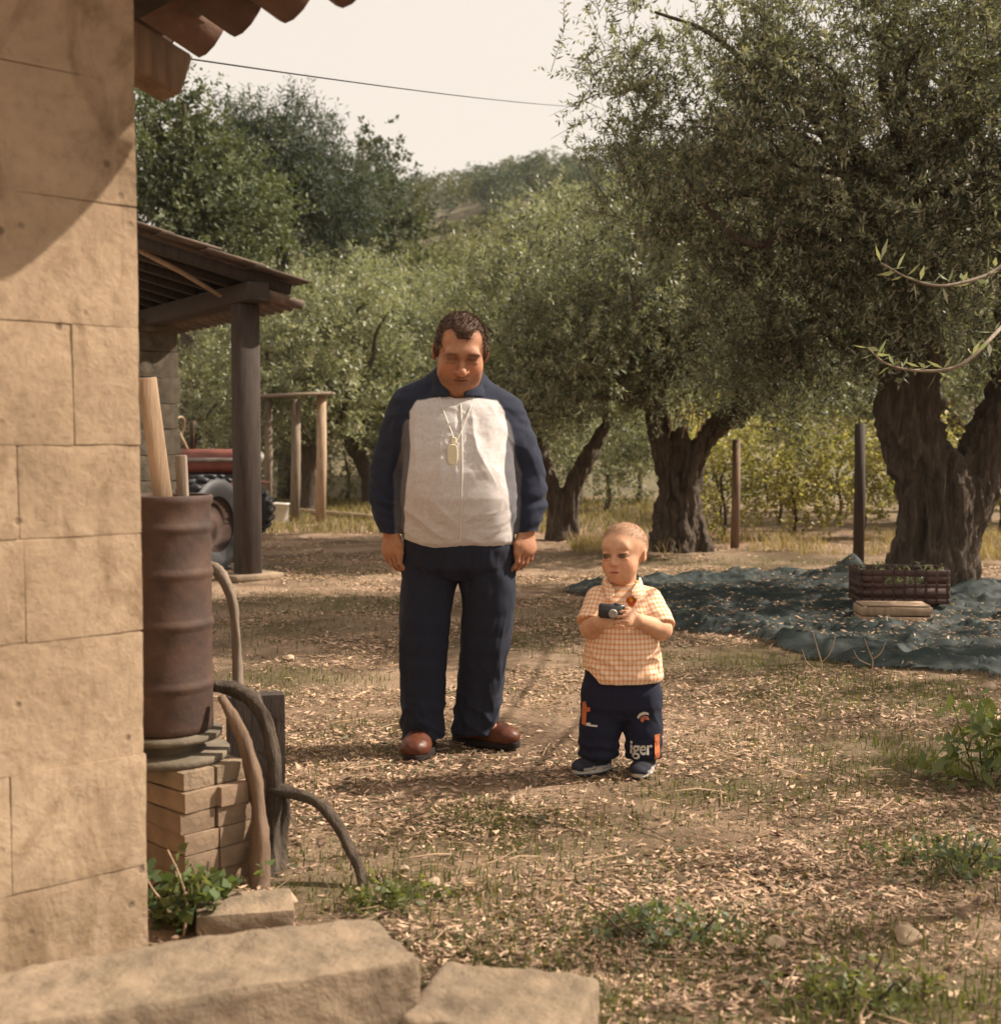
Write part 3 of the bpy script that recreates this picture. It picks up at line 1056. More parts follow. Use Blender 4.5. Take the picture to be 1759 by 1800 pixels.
def vnormals(V, Q):
    n = np.cross(V[Q[:, 2]] - V[Q[:, 0]], V[Q[:, 3]] - V[Q[:, 1]])
    N = np.zeros_like(V)
    for i in range(4): np.add.at(N, Q[:, i], n)
    return nrm(N)


def rg(lo, hi, h):
    return np.arange(lo, hi + h, h)


def lsmooth(V, Q, it=2, lam=.5):
    for _ in range(it):
        A = np.zeros_like(V); w = np.zeros(len(V))
        for i in range(4):
            for j in (1, 3):
                np.add.at(A, Q[:, i], V[Q[:, (i + j) % 4]]); np.add.at(w, Q[:, i], 1)
        V = V + lam * (A / np.maximum(w, 1)[:, None] - V)
    return V


# ------------------------------------------------------------------ foliage
def leaf_cloud(C, D, L, tlen, llen, lw, seed, droop=.15, jitter=.5, cols=((.05, .06, .03), (.1, .115, .055)), wide=1.0):
    """Leaves in opposite pairs along short twigs that start at C and point along D."""
    r = np.random.default_rng(seed)
    T = len(C)
    tl = tlen * r.uniform(.6, 1.3, T)
    s = (np.arange(L) + .6) / L
    bend = r.normal(0, .25, (T, 3)); bend[:, 2] -= droop
    pos = C[:, None] + (D * tl[:, None])[:, None] * s[None, :, None] + (bend * tl[:, None])[:, None] * (s ** 2)[None, :, None]
    tan = nrm(D[:, None] + 2 * bend[:, None] * s[None, :, None])
    ref = nrm(r.normal(0, 1, (T, 3)))
    u = nrm(np.cross(D, ref)); v = nrm(np.cross(D, u))
    ang = (np.arange(L) * math.pi + (np.arange(L) // 2) * 1.57)[None, :] + r.uniform(0, 6.28, (T, 1)) + r.normal(0, jitter, (T, L))
    perp = np.cos(ang)[..., None] * u[:, None] + np.sin(ang)[..., None] * v[:, None]
    ld = nrm(tan * r.uniform(.35, .9, (T, L, 1)) + perp + r.normal(0, .25, (T, L, 3)))
    wd = nrm(np.cross(ld, r.normal(0, .6, (T, L, 3)) + np.array((0, 0, 1.0))))
    nn = np.cross(ld, wd)
    ll = (llen * r.uniform(.65, 1.25, (T, L)))[..., None]
    ww = (lw * r.uniform(.75, 1.2, (T, L)))[..., None] * wide
    b0 = pos
    V = np.stack([b0, b0 + ld * ll * .45 + wd * ww * .5 + nn * ww * .12, b0 + ld * ll, b0 + ld * ll * .45 - wd * ww * .5 + nn * ww * .12], 2)
    n = T * L
    V = V.reshape(-1, 3)
    Q = np.arange(n * 4).reshape(-1, 4)
    c0, c1 = np.array(cols[0]) * 1.1, np.array(cols[1]) * 1.3
    tt = np.clip(r.uniform(0, 1, (T, 1)) * .5 + r.uniform(0, 1, (T, L)) * .6 + 1.0 * fbm(C * 1.6, 2, 5)[:, None], 0, 1.4).reshape(-1, 1)  # highlights and shading of the clumps are put into the leaf colour
    col = c0 + (c1 - c0) * tt
    return V, Q, np.repeat(col, 4, 0)


def clusters(blobs, ncl, seed, shell=.45):
    """Cluster centres inside a union of ellipsoids (cx,cy,cz,rx,ry,rz,weight)."""
    r = np.random.default_rng(seed)
    B = np.asarray(blobs, float)
    w = B[:, 6] / B[:, 6].sum()
    k = r.choice(len(B), ncl, p=w)
    d = nrm(r.normal(0, 1, (ncl, 3)))
    rad = r.uniform(shell, 1, ncl) ** .6
    C = B[k, :3] + d * rad[:, None] * B[k, 3:6]
    return C, d


def make_crown(name, parent, blobs, ncl, tpc, L, tlen, llen, lw, seed, spread, cols, mat, origin, droop=.15, shell=.45, twig_r=0.0, zmin=None, up=.35):
    r = np.random.default_rng(seed + 50)
    C, d = clusters(blobs, ncl, seed, shell)
    cc = np.repeat(C, tpc, 0) + r.normal(0, 1, (ncl * tpc, 3)) * spread
    dd = nrm(np.repeat(d, tpc, 0) * .5 + r.normal(0, .7, (ncl * tpc, 3)) + np.array((0, 0, up)))
    if zmin is not None:
        ok = cc[:, 2] > zmin
        cc, dd = cc[ok], dd[ok]
    V, Q, c = leaf_cloud(cc, dd, L, tlen, llen, lw, seed + 1, droop, cols=cols)
    o = link(name, mesh_np(name, V - origin, Q, col=c, smooth=False), mat, parent)
    if twig_r:
        T = len(cc)
        e = cc + dd * tlen
        a = np.arange(3) / 3 * 6.283
        u = nrm(np.cross(dd, np.array((.3, .2, 1.0)))); v = np.cross(dd, u)
        ring = np.cos(a)[None, :, None] * u[:, None] + np.sin(a)[None, :, None] * v[:, None]
        s0 = cc - dd * tlen * .3
        V = np.concatenate([s0[:, None] + ring * twig_r, e[:, None] + ring * twig_r * .35], 1).reshape(-1, 3)
        base = np.arange(T)[:, None] * 6
        Q = np.concatenate([np.stack([base[:, 0] + j, base[:, 0] + (j + 1) % 3, base[:, 0] + 3 + (j + 1) % 3, base[:, 0] + 3 + j], -1) for j in range(3)])
        tw = link('twigs', mesh_np('twigs', V - origin, Q, smooth=False), M['bark'], parent)
        tw['kind'] = 'stuff'
    return C


def make_trunk(parent, stems, origin, h=.02, flute=.05, seed=0, k=.08, name='trunk', hollows=()):
    P = np.vstack([np.asarray(s_[0], float) for s_ in stems])
    R = max(max(s_[1]) for s_ in stems) + .15
    lo, hi = P.min(0) - R, P.max(0) + R
    lo[2] = max(lo[2], -.12)
    f = Field(rg(lo[0], hi[0], h), rg(lo[1], hi[1], h), rg(lo[2], hi[2], h * 1.6))
    for pts, rad in stems:
        pts = smooth_path(pts, max(6, len(pts) * 3))
        rad = np.interp(np.linspace(0, 1, len(pts)), np.linspace(0, 1, len(rad)), rad)
        for i in range(len(pts) - 1):
            f.put(cone(pts[i], pts[i + 1], rad[i], rad[i + 1]), k, marg=k + .05)
    for a_, b_, r0_, r1_ in hollows: f.put(cone(a_, b_, r0_, r1_), .03, 's')
    V, Q = f.mesh()
    N = vnormals(V, Q)
    q = V * np.array((9, 9, 1.3)) + .8 * np.stack([fbm(V * 2, 2, seed), fbm(V * 2 + 7, 2, seed), 0 * V[:, 0]], -1)
    n1 = fbm(q, 2, seed + 1)
    rid = 1 - np.abs(n1) * 3.2
    V = V + N * (flute * (rid * .5 - .3) + flute * .6 * fbm(V * np.array((30, 30, 6)), 4, seed + 2, .65))[:, None]
    return link(name, mesh_np(name, V - origin, Q), M['bark'], parent)


def limbs(parent, starts, C, n, seed, r0, r1, origin, sag=.12):
    """Curved limbs from the forks to some cluster centres."""
    r = np.random.default_rng(seed)
    mb = MB()
    pick = r.permutation(len(C))[:n]
    for i in pick:
        s0 = np.asarray(starts[int(np.argmin([np.linalg.norm(C[i] - np.asarray(s_)) for s_ in starts]))], float)
        e = C[i]
        d = e - s0
        L = np.linalg.norm(d)
        m1 = s0 + d * .35 + r.normal(0, .10, 3) * L * .7 + np.array((0, 0, sag * L))
        m2 = s0 + d * .7 + r.normal(0, .09, 3) * L * .7 + np.array((0, 0, sag * L * .7))
        P = smooth_path([s0, m1, m2, e], 14)
        mb.tube(P - origin, np.linspace(r0 * r.uniform(.6, 1.1), r1, 14), 6, False, .25, int(i))
    return mb.build('limbs', M['bark'], parent, True)


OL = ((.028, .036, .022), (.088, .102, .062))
OL_SUNLIT = ((.062, .076, .042), (.23, .24, .145))  # lighter leaf colours with the sunlight painted in, for the back olives


def blob(px, py, Y, rpx, rpy, ry, w=1.0):
    c = at(px, py, Y)
    k = Y / F_PX
    return (c[0], c[1], c[2], rpx * k, ry, rpy * k, w)


# --- the big old olive on the right
tb = gnd(1640, 1048)
big = thing('olive_tree', 'large old olive tree with forked fluted trunk on the right', 'olive tree', tb, group='olive trees of the grove')
Yb = tb[1]
stems = [([at(1640, 1070, Yb) , at(1640, 980, Yb), at(1650, 880, Yb), at(1612, 790, Yb), at(1590, 720, Yb), at(1604, 640, Yb), at(1600, 560, Yb - .1)], [.36, .27, .27, .22, .20, .20, .15]),
         ([at(1650, 960, Yb), at(1690, 880, Yb + .05), at(1735, 790, Yb + .1), at(1775, 700, Yb + .1), at(1785, 600, Yb)], [.22, .2, .19, .17, .14]),
         ([at(1585, 1075, Yb - .02), at(1600, 1000, Yb), at(1630, 900, Yb)], [.17, .14, .12]),
         ([at(1695, 1075, Yb - .1), at(1675, 1000, Yb), at(1660, 900, Yb)], [.12, .15, .12]),
         ([at(1650, 1075, Yb - .3), at(1645, 1010, Yb - .12), at(1650, 930, Yb)], [.08, .12, .12])]
make_trunk(big, stems, tb, .02, .085, 3, .08, hollows=[(at(1650, 1030, Yb - .42), at(1655, 940, Yb - .3), .03, .02), (at(1605, 1040, Yb - .35), at(1632, 940, Yb - .28), .03, .02)])
bl = [blob(1500, 230, 9.3, 360, 300, 1.5, 2.2), blob(1265, 170, 9.0, 190, 180, 1.1, .30), blob(1650, 480, 9.3, 260, 180, 1.3, 1.0), blob(1170, 330, 9.6, 110, 100, .8, .25), blob(1420, 520, 9.8, 200, 130, 1.0, .7),
      blob(1750, 150, 9.2, 300, 260, 1.5, 1.2), blob(1330, 640, 10.2, 150, 60, .6, .25), blob(1085, 120, 9.3, 60, 120, .6, .08), blob(1900, 350, 10, 300, 350, 1.6, 1.0)]
C = make_crown('crown', big, bl, 560, 11, 25, .28, .054, .017, 101, .115, OL, M['olive'], tb, .18, .2, .0035)
limbs(big, [at(1600, 580, Yb), at(1780, 620, Yb), at(1560, 420, 9.5)], C, 40, 5, .04, .008, tb)
mb = MB()
for pts, r0, r1 in (([(1600, 600, Yb), (1560, 430, 9.5), (1430, 400, 9.2), (1330, 430, 9.0), (1255, 380, 8.9), (1190, 290, 8.9)], .06, .012),
                    ([(1600, 570, Yb), (1640, 420, 9.5), (1590, 270, 9.2), (1550, 120, 9.1), (1600, -40, 9)], .08, .02),
                    ([(1560, 430, 9.5), (1500, 250, 9.2), (1380, 170, 9.0), (1250, 60, 8.9), (1150, 20, 8.9)], .04, .01),
                    ([(1785, 620, Yb), (1760, 420, 9.6), (1720, 230, 9.4), (1680, 60, 9.2)], .07, .02)):
    P = smooth_path([at(*p) for p in pts], 26)
    mb.tube(P - tb, np.linspace(r0, r1, 26), 8, False, .3, 7)
mb.build('bough', M['bark'], big, True)
# low twigs that reach out towards the camera at the right edge
for i, (pts, n) in enumerate((([(1800, 330, 9.0), (1850, 330, 7.5), (1840, 380, 5.6), (1790, 440, 4.3), (1740, 480, 4.1), (1660, 502, 4.0), (1600, 490, 4.0), (1548, 462, 4.0)], 7), ([(1790, 420, 9.0), (1850, 440, 7.4), (1830, 500, 5.8), (1760, 575, 4.7), (1690, 640, 4.5), (1620, 652, 4.5), (1560, 640, 4.5), (1525, 612, 4.5)], 8))):
    P = smooth_path([at(*p) for p in pts], 48)
    MB().tube(P - tb, np.linspace(.012, .0022, 48), 6).build('twig', M['greywood'], big, True)
    r_ = np.random.default_rng(i)
    s_ = np.linspace(12, 47, n * 3).astype(int)
    D = nrm(np.array((0, -.1, 1.0)) + r_.normal(0, .5, (len(s_), 3)))
    D[1::3, 2] *= -1
    V, Q, c = leaf_cloud(P[s_], D, 2, .015, .062, .015, 40 + i, 0, cols=((.10, .13, .05), (.2, .23, .11)))
    for j in range(len(Q)): link('leaf', mesh_np('leaf', V[Q[j]] - tb, np.array([(0, 1, 2, 3)]), col=c[Q[j]], smooth=False), M['olive'], big)

# --- the middle olive behind the boy
tb = gnd(1192, 968)
mid = thing('olive_tree', 'middle olive tree with flared hollow trunk behind the boy', 'olive tree', tb, group='olive trees of the grove')
Ym = tb[1]
stems = [([at(1165, 985, Ym), at(1175, 930, Ym), at(1180, 860, Ym), at(1165, 790, Ym), at(1150, 720, Ym)], [.24, .17, .14, .13, .1]),
         ([at(1215, 985, Ym), at(1205, 930, Ym), at(1205, 860, Ym), at(1225, 800, Ym), at(1265, 745, Ym), at(1310, 715, Ym)], [.25, .17, .14, .12, .1, .08]),
         ([at(1190, 985, Ym - .2), at(1192, 920, Ym - .08), at(1195, 850, Ym), at(1195, 760, Ym)], [.2, .13, .12, .09]),
         ([at(1150, 990, Ym + .1), at(1172, 930, Ym)], [.14, .12]), ([at(1240, 990, Ym - .1), at(1215, 920, Ym)], [.13, .12])]
make_trunk(mid, stems, tb, .02, .095, 13, .05, hollows=[(at(1192, 955, Ym - .3), at(1190, 880, Ym - .12), .05, .035), (at(1222, 965, Ym - .3), at(1212, 905, Ym - .16), .04, .02), (at(1196, 860, Ym - .16), at(1198, 800, Ym - .1), .05, .05)])
bl = [blob(1150, 560, 13.6, 240, 150, 1.5, 2), blob(1330, 600, 13.8, 160, 120, 1.2, 1), blob(1010, 620, 13.4, 130, 130, 1.1, 1), blob(1180, 420, 13.8, 200, 110, 1.3, 1), blob(1400, 690, 13.3, 110, 60, .8, .35)]
C = make_crown('crown', mid, bl, 300, 9, 20, .32, .068, .026, 111, .12, ((.036, .045, .026), (.115, .128, .076)), M['olive'], tb, .18, .25, .003)
limbs(mid, [at(1150, 720, Ym), at(1305, 718, Ym), at(1195, 760, Ym)], C, 34, 6, .06, .012, tb)
mb = MB()
for i in range(9):
    a = at(1175 + i * 8, 770 - (i % 3) * 12, Ym - .12)
    mb.tube(smooth_path([a, a + [.02, -.03, .18], a + [.05 * ((i % 3) - 1), -.02, .4]], 8) - tb, [.009, .008, .008, .007, .006, .005, .005, .004], 5)
mb.build('sucker_shoots', M['palewood'], mid, True)

# --- the smaller forked olive between man and boy
tb = gnd(985, 950)
sm = thing('olive_tree', 'small forked olive tree seen between the man and the boy', 'olive tree', tb, group='olive trees of the grove')
Ys = tb[1]
stems = [([at(985, 962, Ys), at(980, 910, Ys), at(970, 860, Ys), at(948, 800, Ys), at(930, 720, Ys)], [.19, .13, .1, .09, .06]),
         ([at(992, 962, Ys), at(998, 910, Ys), at(1005, 860, Ys), at(1035, 800, Ys), at(1065, 745, Ys)], [.17, .13, .1, .09, .06])]
make_trunk(sm, stems, tb, .026, .05, 23, .05)
bl = [blob(930, 600, 15.3, 170, 150, 1.4, 2), blob(1040, 640, 15.6, 130, 110, 1.1, 1), blob(960, 460, 16.5, 130, 90, 1.2, 1), blob(870, 700, 15.2, 110, 80, 1, .6)]
C = make_crown('crown', sm, bl, 220, 9, 16, .32, .078, .03, 121, .12, ((.048, .058, .032), (.15, .16, .092)), M['olive'], tb, .15, .25)
limbs(sm, [at(930, 720, Ys), at(1065, 745, Ys)], C, 24, 8, .05, .012, tb)

# --- olives behind the man and the shed
def back_olive(label, px, py, Y, blobs, seed, ncl, cols, lean=0, group='olive trees of the grove', llen=.105, lw=.042, tr=.13, name='olive_tree', zbase=0.0, L=14):
    b = at(px, py, Y); b[2] = zbase
    t = thing(name, label, 'olive tree' if name == 'olive_tree' else 'tree', b, group=group)
    fork = b + np.array((lean * .5, 0, 1.1))
    st = [([b - [0, 0, .05], b + [lean * .15, 0, .5], fork, fork + [.45 + lean * .4, 0, .7]], [tr * 1.5, tr, tr * .9, tr * .6]),
          ([b + [0, 0, .5], fork + [-.2, .05, .1], fork + [-.6, .1, .8]], [tr * .9, tr * .8, tr * .5])]
    make_trunk(t, st, b, .04, .05, seed, .06)
    C = make_crown('crown', t, blobs, int(ncl * 1.1), 8, L, .38, llen, lw, seed, .13, cols, M['olive'], b, .05, .45, up=.7)
    limbs(t, [fork + [.45 + lean * .4, 0, .7], fork + [-.6, .1, .8]], C, 20, seed, .06, .015, b)
    return t


back_olive('sunlit olive tree with low dark trunk beside the plank canopy', 545, 900, 21.5, [blob(470, 640, 21, 150, 130, 1.6, 2), blob(590, 620, 21.5, 130, 140, 1.5, 2), blob(400, 720, 20.5, 90, 90, 1.0, .7)], 131, 210, OL_SUNLIT, .2)
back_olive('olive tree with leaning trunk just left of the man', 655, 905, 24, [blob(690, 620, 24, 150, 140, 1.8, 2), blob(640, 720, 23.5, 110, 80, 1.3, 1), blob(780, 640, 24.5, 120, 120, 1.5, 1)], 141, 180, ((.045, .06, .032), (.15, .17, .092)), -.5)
back_olive('pale olive tree rising behind the man', 820, 900, 29, [blob(790, 575, 29, 150, 95, 2, 1), blob(900, 540, 29.5, 130, 110, 1.9, 1), blob(830, 660, 28.5, 160, 100, 1.8, 1)], 151, 180, OL_SUNLIT, .1, llen=.13, lw=.055)
back_olive('pale olive tree with upright sprays behind the shed roof', 560, 900, 32, [blob(555, 525, 31, 150, 95, 2, 1.3), blob(480, 550, 30, 120, 100, 1.8, 1), blob(680, 570, 32, 120, 85, 1.8, 1)], 161, 190, OL_SUNLIT, 0, llen=.14, lw=.058)
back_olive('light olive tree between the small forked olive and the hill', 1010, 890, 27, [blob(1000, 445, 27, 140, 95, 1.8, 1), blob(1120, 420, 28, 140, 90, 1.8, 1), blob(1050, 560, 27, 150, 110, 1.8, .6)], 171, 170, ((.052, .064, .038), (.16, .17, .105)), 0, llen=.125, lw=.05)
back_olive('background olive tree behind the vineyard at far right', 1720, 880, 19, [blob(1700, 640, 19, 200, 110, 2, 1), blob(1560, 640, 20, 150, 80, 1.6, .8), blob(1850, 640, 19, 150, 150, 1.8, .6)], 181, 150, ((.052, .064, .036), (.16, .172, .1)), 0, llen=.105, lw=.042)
# --- tall trees at upper left
def tall_tree(label, px, Y, blobs, seed, ncl, cols, llen, lw, name, mat='far', up=.35, spread=.3, tpc=9, L=12):
    b = at(px, 900, Y); b[2] = 0
    t = thing(name, label, 'tree', b)
    zt = max(q[2] + q[5] * .6 for q in blobs)
    P = smooth_path([b, b + [.1, 0, zt * .35], b + [-.1, .1, zt * .7], b + [.05, 0, zt]], 20)
    MB().tube(P - b, np.linspace(.24, .04, 20), 10, True, .2, seed).build('trunk', M['bark'], t, True)
    C = make_crown('crown', t, blobs, ncl, tpc, L, .5, llen, lw, seed, spread, cols, M[mat], b, .1, .2, up=up)
    limbs(t, [b + [0, 0, zt * .35], b + [0, 0, zt * .55], b + [0, .1, zt * .75]], C, 40, seed, .07, .015, b, .05)
    return t


for i, (px, Y, rx, h, lb) in enumerate(((405, 24, 1.5, 2.2, 'dense shrub between the shed post and the canopy'), (610, 26, 1.3, 2.0, 'low round shrub beyond the fallen log'), (720, 27, 1.5, 2.3, 'shrub half hidden behind the man\'s left side'), (925, 24, 1.3, 2.2, 'shrub behind the small forked olive trunk'), (1065, 22, 1.2, 1.9, 'shrub in the gap between the forked and the middle olive'), (1120, 25, 1.3, 2.2, 'shrub directly behind the middle olive trunk'))):
    b = at(px, 900, Y); b[2] = 0
    t = thing('shrub', lb, 'shrub', b, group='shrubs at the back of the grove')
    make_crown('foliage', t, [(b[0], b[1], h * .5, rx, .8, h * .5, 1), (b[0] + .5, b[1], h * .7, rx * .6, .7, h * .4, .5)], 70, 8, 12, .3, .085, .036, 700 + i, .16, ((.048, .06, .03), (.16, .165, .088)), M['olive'], b, .1, .3)
    MB().tube(smooth_path([(0, 0, 0), (.05, 0, .4), (-.05, 0, 1.0)], 8), [.06, .055, .05, .045, .04, .03, .025, .02], 6, noise=.2).build('stem', M['bark'], t, True)


DK = ((.028, .036, .02), (.075, .085, .042))
tall_tree('dense dark holm oak rising behind the shed roof', 330, 22, [blob(320, 320, 22, 120, 130, 1.6, 2), blob(250, 260, 22.5, 110, 100, 1.5, 1), blob(380, 400, 21.5, 110, 90, 1.4, 1), blob(290, 215, 22, 80, 45, .8, .3), blob(420, 330, 22.5, 70, 90, 1, .7)], 191, 210, ((.03, .042, .024), (.11, .125, .066)), .11, .06, 'oak_tree', spread=.24)
tall_tree('tall bluish pine with ragged top between the oak and the hill', 505, 27, [blob(500, 300, 27, 95, 85, 1.5, 1.5), blob(440, 350, 26.5, 100, 85, 1.4, 1.2), blob(570, 370, 27, 95, 70, 1.4, 1.1), blob(497, 225, 27, 40, 32, .5, .35), blob(440, 230, 27, 35, 32, .5, .3), blob(620, 320, 27.5, 60, 40, 1, .4), blob(560, 260, 27.5, 32, 30, .6, .2)], 201, 230, ((.024, .034, .028), (.07, .085, .068)), .16, .03, 'pine_tree', spread=.24, L=16)
tall_tree('dark round oak at the foot of the hill', 640, 40, [blob(640, 390, 40, 85, 55, 1.8, 1), blob(590, 400, 39, 60, 50, 1.6, .6), blob(690, 400, 41, 50, 40, 1.5, .5), blob(660, 300, 42, 30, 40, .8, .25)], 211, 80, DK, .2, .11, 'oak_tree', spread=.36)

# --- trees on the hill: those on the ridge one by one, the rest as one wood
def far_crown(seed, h, r, n, cols, conic):
    q = np.random.default_rng(seed)
    d = nrm(q.normal(0, 1, (n, 3)))
    rad = q.uniform(.35, 1, n) ** .5
    z = d[:, 2] * rad
    rr = r * (1 - .55 * conic * (z * .5 + .5))
    lump = 1 + .35 * fbm(d * 1.6 + seed, 2, seed)
    C = np.stack([d[:, 0] * rad * rr * lump, d[:, 1] * rad * rr * lump, h * .58 + z * h * .42 * lump], -1)
    return leaf_cloud(C, nrm(d + [0, 0, .5]), 2, .3, .5, .34, seed, 0, cols=cols)


FARC = ((.028, .044, .03), (.075, .092, .055))
protos = []
for i in range(4):
    V, Q, c = far_crown(400 + i, (7.5, 6, 8, 6.5)[i], (2.2, 2.6, 2.0, 2.7)[i], 380, FARC, (.9, .2, .8, .3)[i])
    protos.append((mesh_np('crown', V, Q, col=c, smooth=False), MB().tube([(0, 0, -.5), (.1, 0, 2), (0, 0, 4)], [.22, .18, .1], 6)))
q = np.random.default_rng(99)
ridge_px = [690, 722, 752, 790, 822, 850, 880, 905, 935, 960, 990, 1025]
ORD = 'first second third fourth fifth sixth seventh eighth ninth tenth eleventh twelfth'.split()
for i, px in enumerate(ridge_px):
    Y = 262 + q.uniform(-6, 6)
    x_ = (px - CX) / F_PX * Y
    z_ = float(hill_z(np.array([x_]), np.array([Y]))[0])
    t = thing('hill_tree', ORD[i] + ' tree from the left along the skyline of the wooded hill', 'tree', (x_, Y, z_ - .8), q.uniform(0, 6), 'trees along the ridge')
    me, tm = protos[i % 4]
    o = link('crown', me, M['far'], t)
    s_ = q.uniform(.75, 1.15); t.scale = (s_, s_, s_)
    tm.build('trunk', M['bark'], t)
VV, QQ, CCo, n = [], [], [], 0
for i in range(560):
    Y = q.uniform(75, 255)
    x_ = (q.uniform(560, 1420) - CX) / F_PX * Y
    pyv = 778 - (float(hill_z(np.array([x_]), np.array([Y]))[0]) - 1.2) / Y * F_PX
    dens = 1.0 if pyv < 395 else .5
    if q.uniform() > dens: continue
    z_ = float(hill_z(np.array([x_]), np.array([Y]))[0])
    big_ = pyv < 400
    h = q.uniform(4.5, 8) if big_ else q.uniform(1.5, 3.2)
    sh = q.uniform(0, 1)
    cols = FARC if (big_ and sh < .7) else ((.06, .066, .028), (.15, .14, .065))
    V, Q, c = far_crown(1000 + i, h, h * q.uniform(.3, .45) if big_ else h * .75, 190 if big_ else 120, cols, q.uniform(.1, .9))
    V = V + [x_, Y, z_ - .3 * h if not big_ else z_ - .6]
    VV.append(V); QQ.append(Q + n); CCo.append(c); n += len(V)
tag(link('hillside_wood', mesh_np('hillside_wood', np.vstack(VV), np.vstack(QQ), col=np.vstack(CCo), smooth=False), M['far']),
    'dense wood and scrub covering the distant hillside', 'wood', kind='stuff')
VV, QQ, CCo, n = [], [], [], 0
for i in range(430):
    Y = q.uniform(34, 75)
    x_ = (q.uniform(-100, 1700) - CX) / F_PX * Y
    z_ = float(hill_z(np.array([x_]), np.array([Y]))[0])
    h = q.uniform(1.0, 2.4)
    w_ = nrm(q.normal(0, 1, (170, 3)))
    Cc = w_ * q.uniform(.4, 1, (170, 1)) ** .5 * [h * .8, h * .8, h * .6] + [x_, Y, z_ + h * .35]
    V, Q, c = leaf_cloud(Cc, nrm(w_ + [0, 0, .6]), 3, .25, .24, .11, 3000 + i, 0, cols=((.06, .07, .028), (.17, .165, .075)))
    VV.append(V); QQ.append(Q + n); CCo.append(c); n += len(V)
tag(link('slope_scrub', mesh_np('slope_scrub', np.vstack(VV), np.vstack(QQ), col=np.vstack(CCo), smooth=False), M['far']),
    'sunlit yellow-green scrub on the slope below the wood', 'scrub', kind='stuff')

# --- olives just outside the picture to the right: their shade lies on the yard
for i, (x_, y_, zc, seed, ncl) in enumerate(((6.2, 4.6, 3.5, 221, 46), (6.6, 7.4, 3.4, 231, 52))):
    b = np.array((x_, y_, 0.0))
    t = thing('olive_tree', ('olive tree standing just past the right edge of the picture', 'olive tree past the right edge beside the net')[i], 'olive tree', b, group='olive trees of the grove')
    make_trunk(t, [([b - [0, 0, .05], b + [.05, 0, .6], b + [-.1, 0, 1.3], b + [-.3, .1, 1.9]], [.3, .2, .18, .12]), ([b + [0, 0, .9], b + [.3, .1, 1.5], b + [.5, .2, 2.0]], [.16, .13, .1])], b, .04, .05, seed, .06)
    C = make_crown('crown', t, [(x_ - .6, y_, zc, 1.5, 1.3, .9, 1), (x_ + .7, y_ + .3, zc + .2, 1.3, 1.3, .9, .8), (x_ - .2, y_ - .5, zc + .6, 1.3, 1.2, .6, .7)], ncl, 9, 16, .28, .075, .022, seed, .13, OL, M['olive'], b, .15, .15)
    limbs(t, [b + [-.3, .1, 1.9], b + [.5, .2, 2.0]], C, 22, seed, .07, .015, b)

# ------------------------------------------------------------------ vineyard
VC = ((.10, .10, .04), (.33, .28, .12))
for i, (Y, label) in enumerate(((15.6, 'nearest row of leafy grapevines behind the olive trunks'), (18.2, 'second row of grapevines behind the nearest one'), (21.5, 'farthest row of grapevines below the distant farmhouse'))):
    x0, x1 = (1215 - CX) / F_PX * Y, (2100 - CX) / F_PX * Y
    row = thing('vine_row', label, 'vines', ((x0 + x1) / 2, Y, 0))
    o_ = np.array(row.location)
    r_ = np.random.default_rng(600 + i)
    n = 900
    xx = r_.uniform(x0, x1, n); yy = Y + r_.normal(0, .16, n) + (xx - x0) * .1; zz = r_.uniform(.25, 1.38 + .1 * i, n)
    Cc = np.stack([xx, yy, zz + .1 * fbm(np.stack([xx * 2, yy * 0, xx * 0], -1), 2, i)], -1)
    V, Q, c = leaf_cloud(Cc, nrm(r_.normal(0, 1, (n, 3)) + [0, 0, .3]), 14, .4, .058, .05, 610 + i, .3, cols=VC)
    link('foliage', mesh_np('foliage', V - o_, Q, col=c, smooth=False), M['vineleaf'], row)
    for k in range(int((x1 - x0) / .9)):
        b = np.array((x0 + .4 + k * .9, Y + (.4 + k * .9) * .1, 0))
        MB().tube(smooth_path([b, b + [.04, 0, .3], b + [-.03, 0, .7], b + [.05, 0, .95]], 8) - o_, [.028, .025, .022, .02, .018, .016, .014, .012], 6, noise=.3, seed=k).build('vine_stem', M['bark'], row, True)
for i, (px, py, pt, Y, w, lb) in enumerate(((1291, 963, 772, 14.55, .052, 'dark wooden vineyard post left of the big olive tree, farther one'), (1508, 1000, 745, 12.0, .055, 'tall dark wooden vineyard post close to the big olive trunk'))):
    b = gnd(px, py)
    ps = thing('vineyard_post', lb, 'post', b, group='vineyard posts')
    top = at(px + 3, pt, b[1])
    MB().tube([b - b, (top - b) * .5 + [.008, 0, 0], top - b], [w, w * .95, w * .9], 9, noise=.12).build('shaft', M['darkwood' if i else 'oldwood'], ps, True)
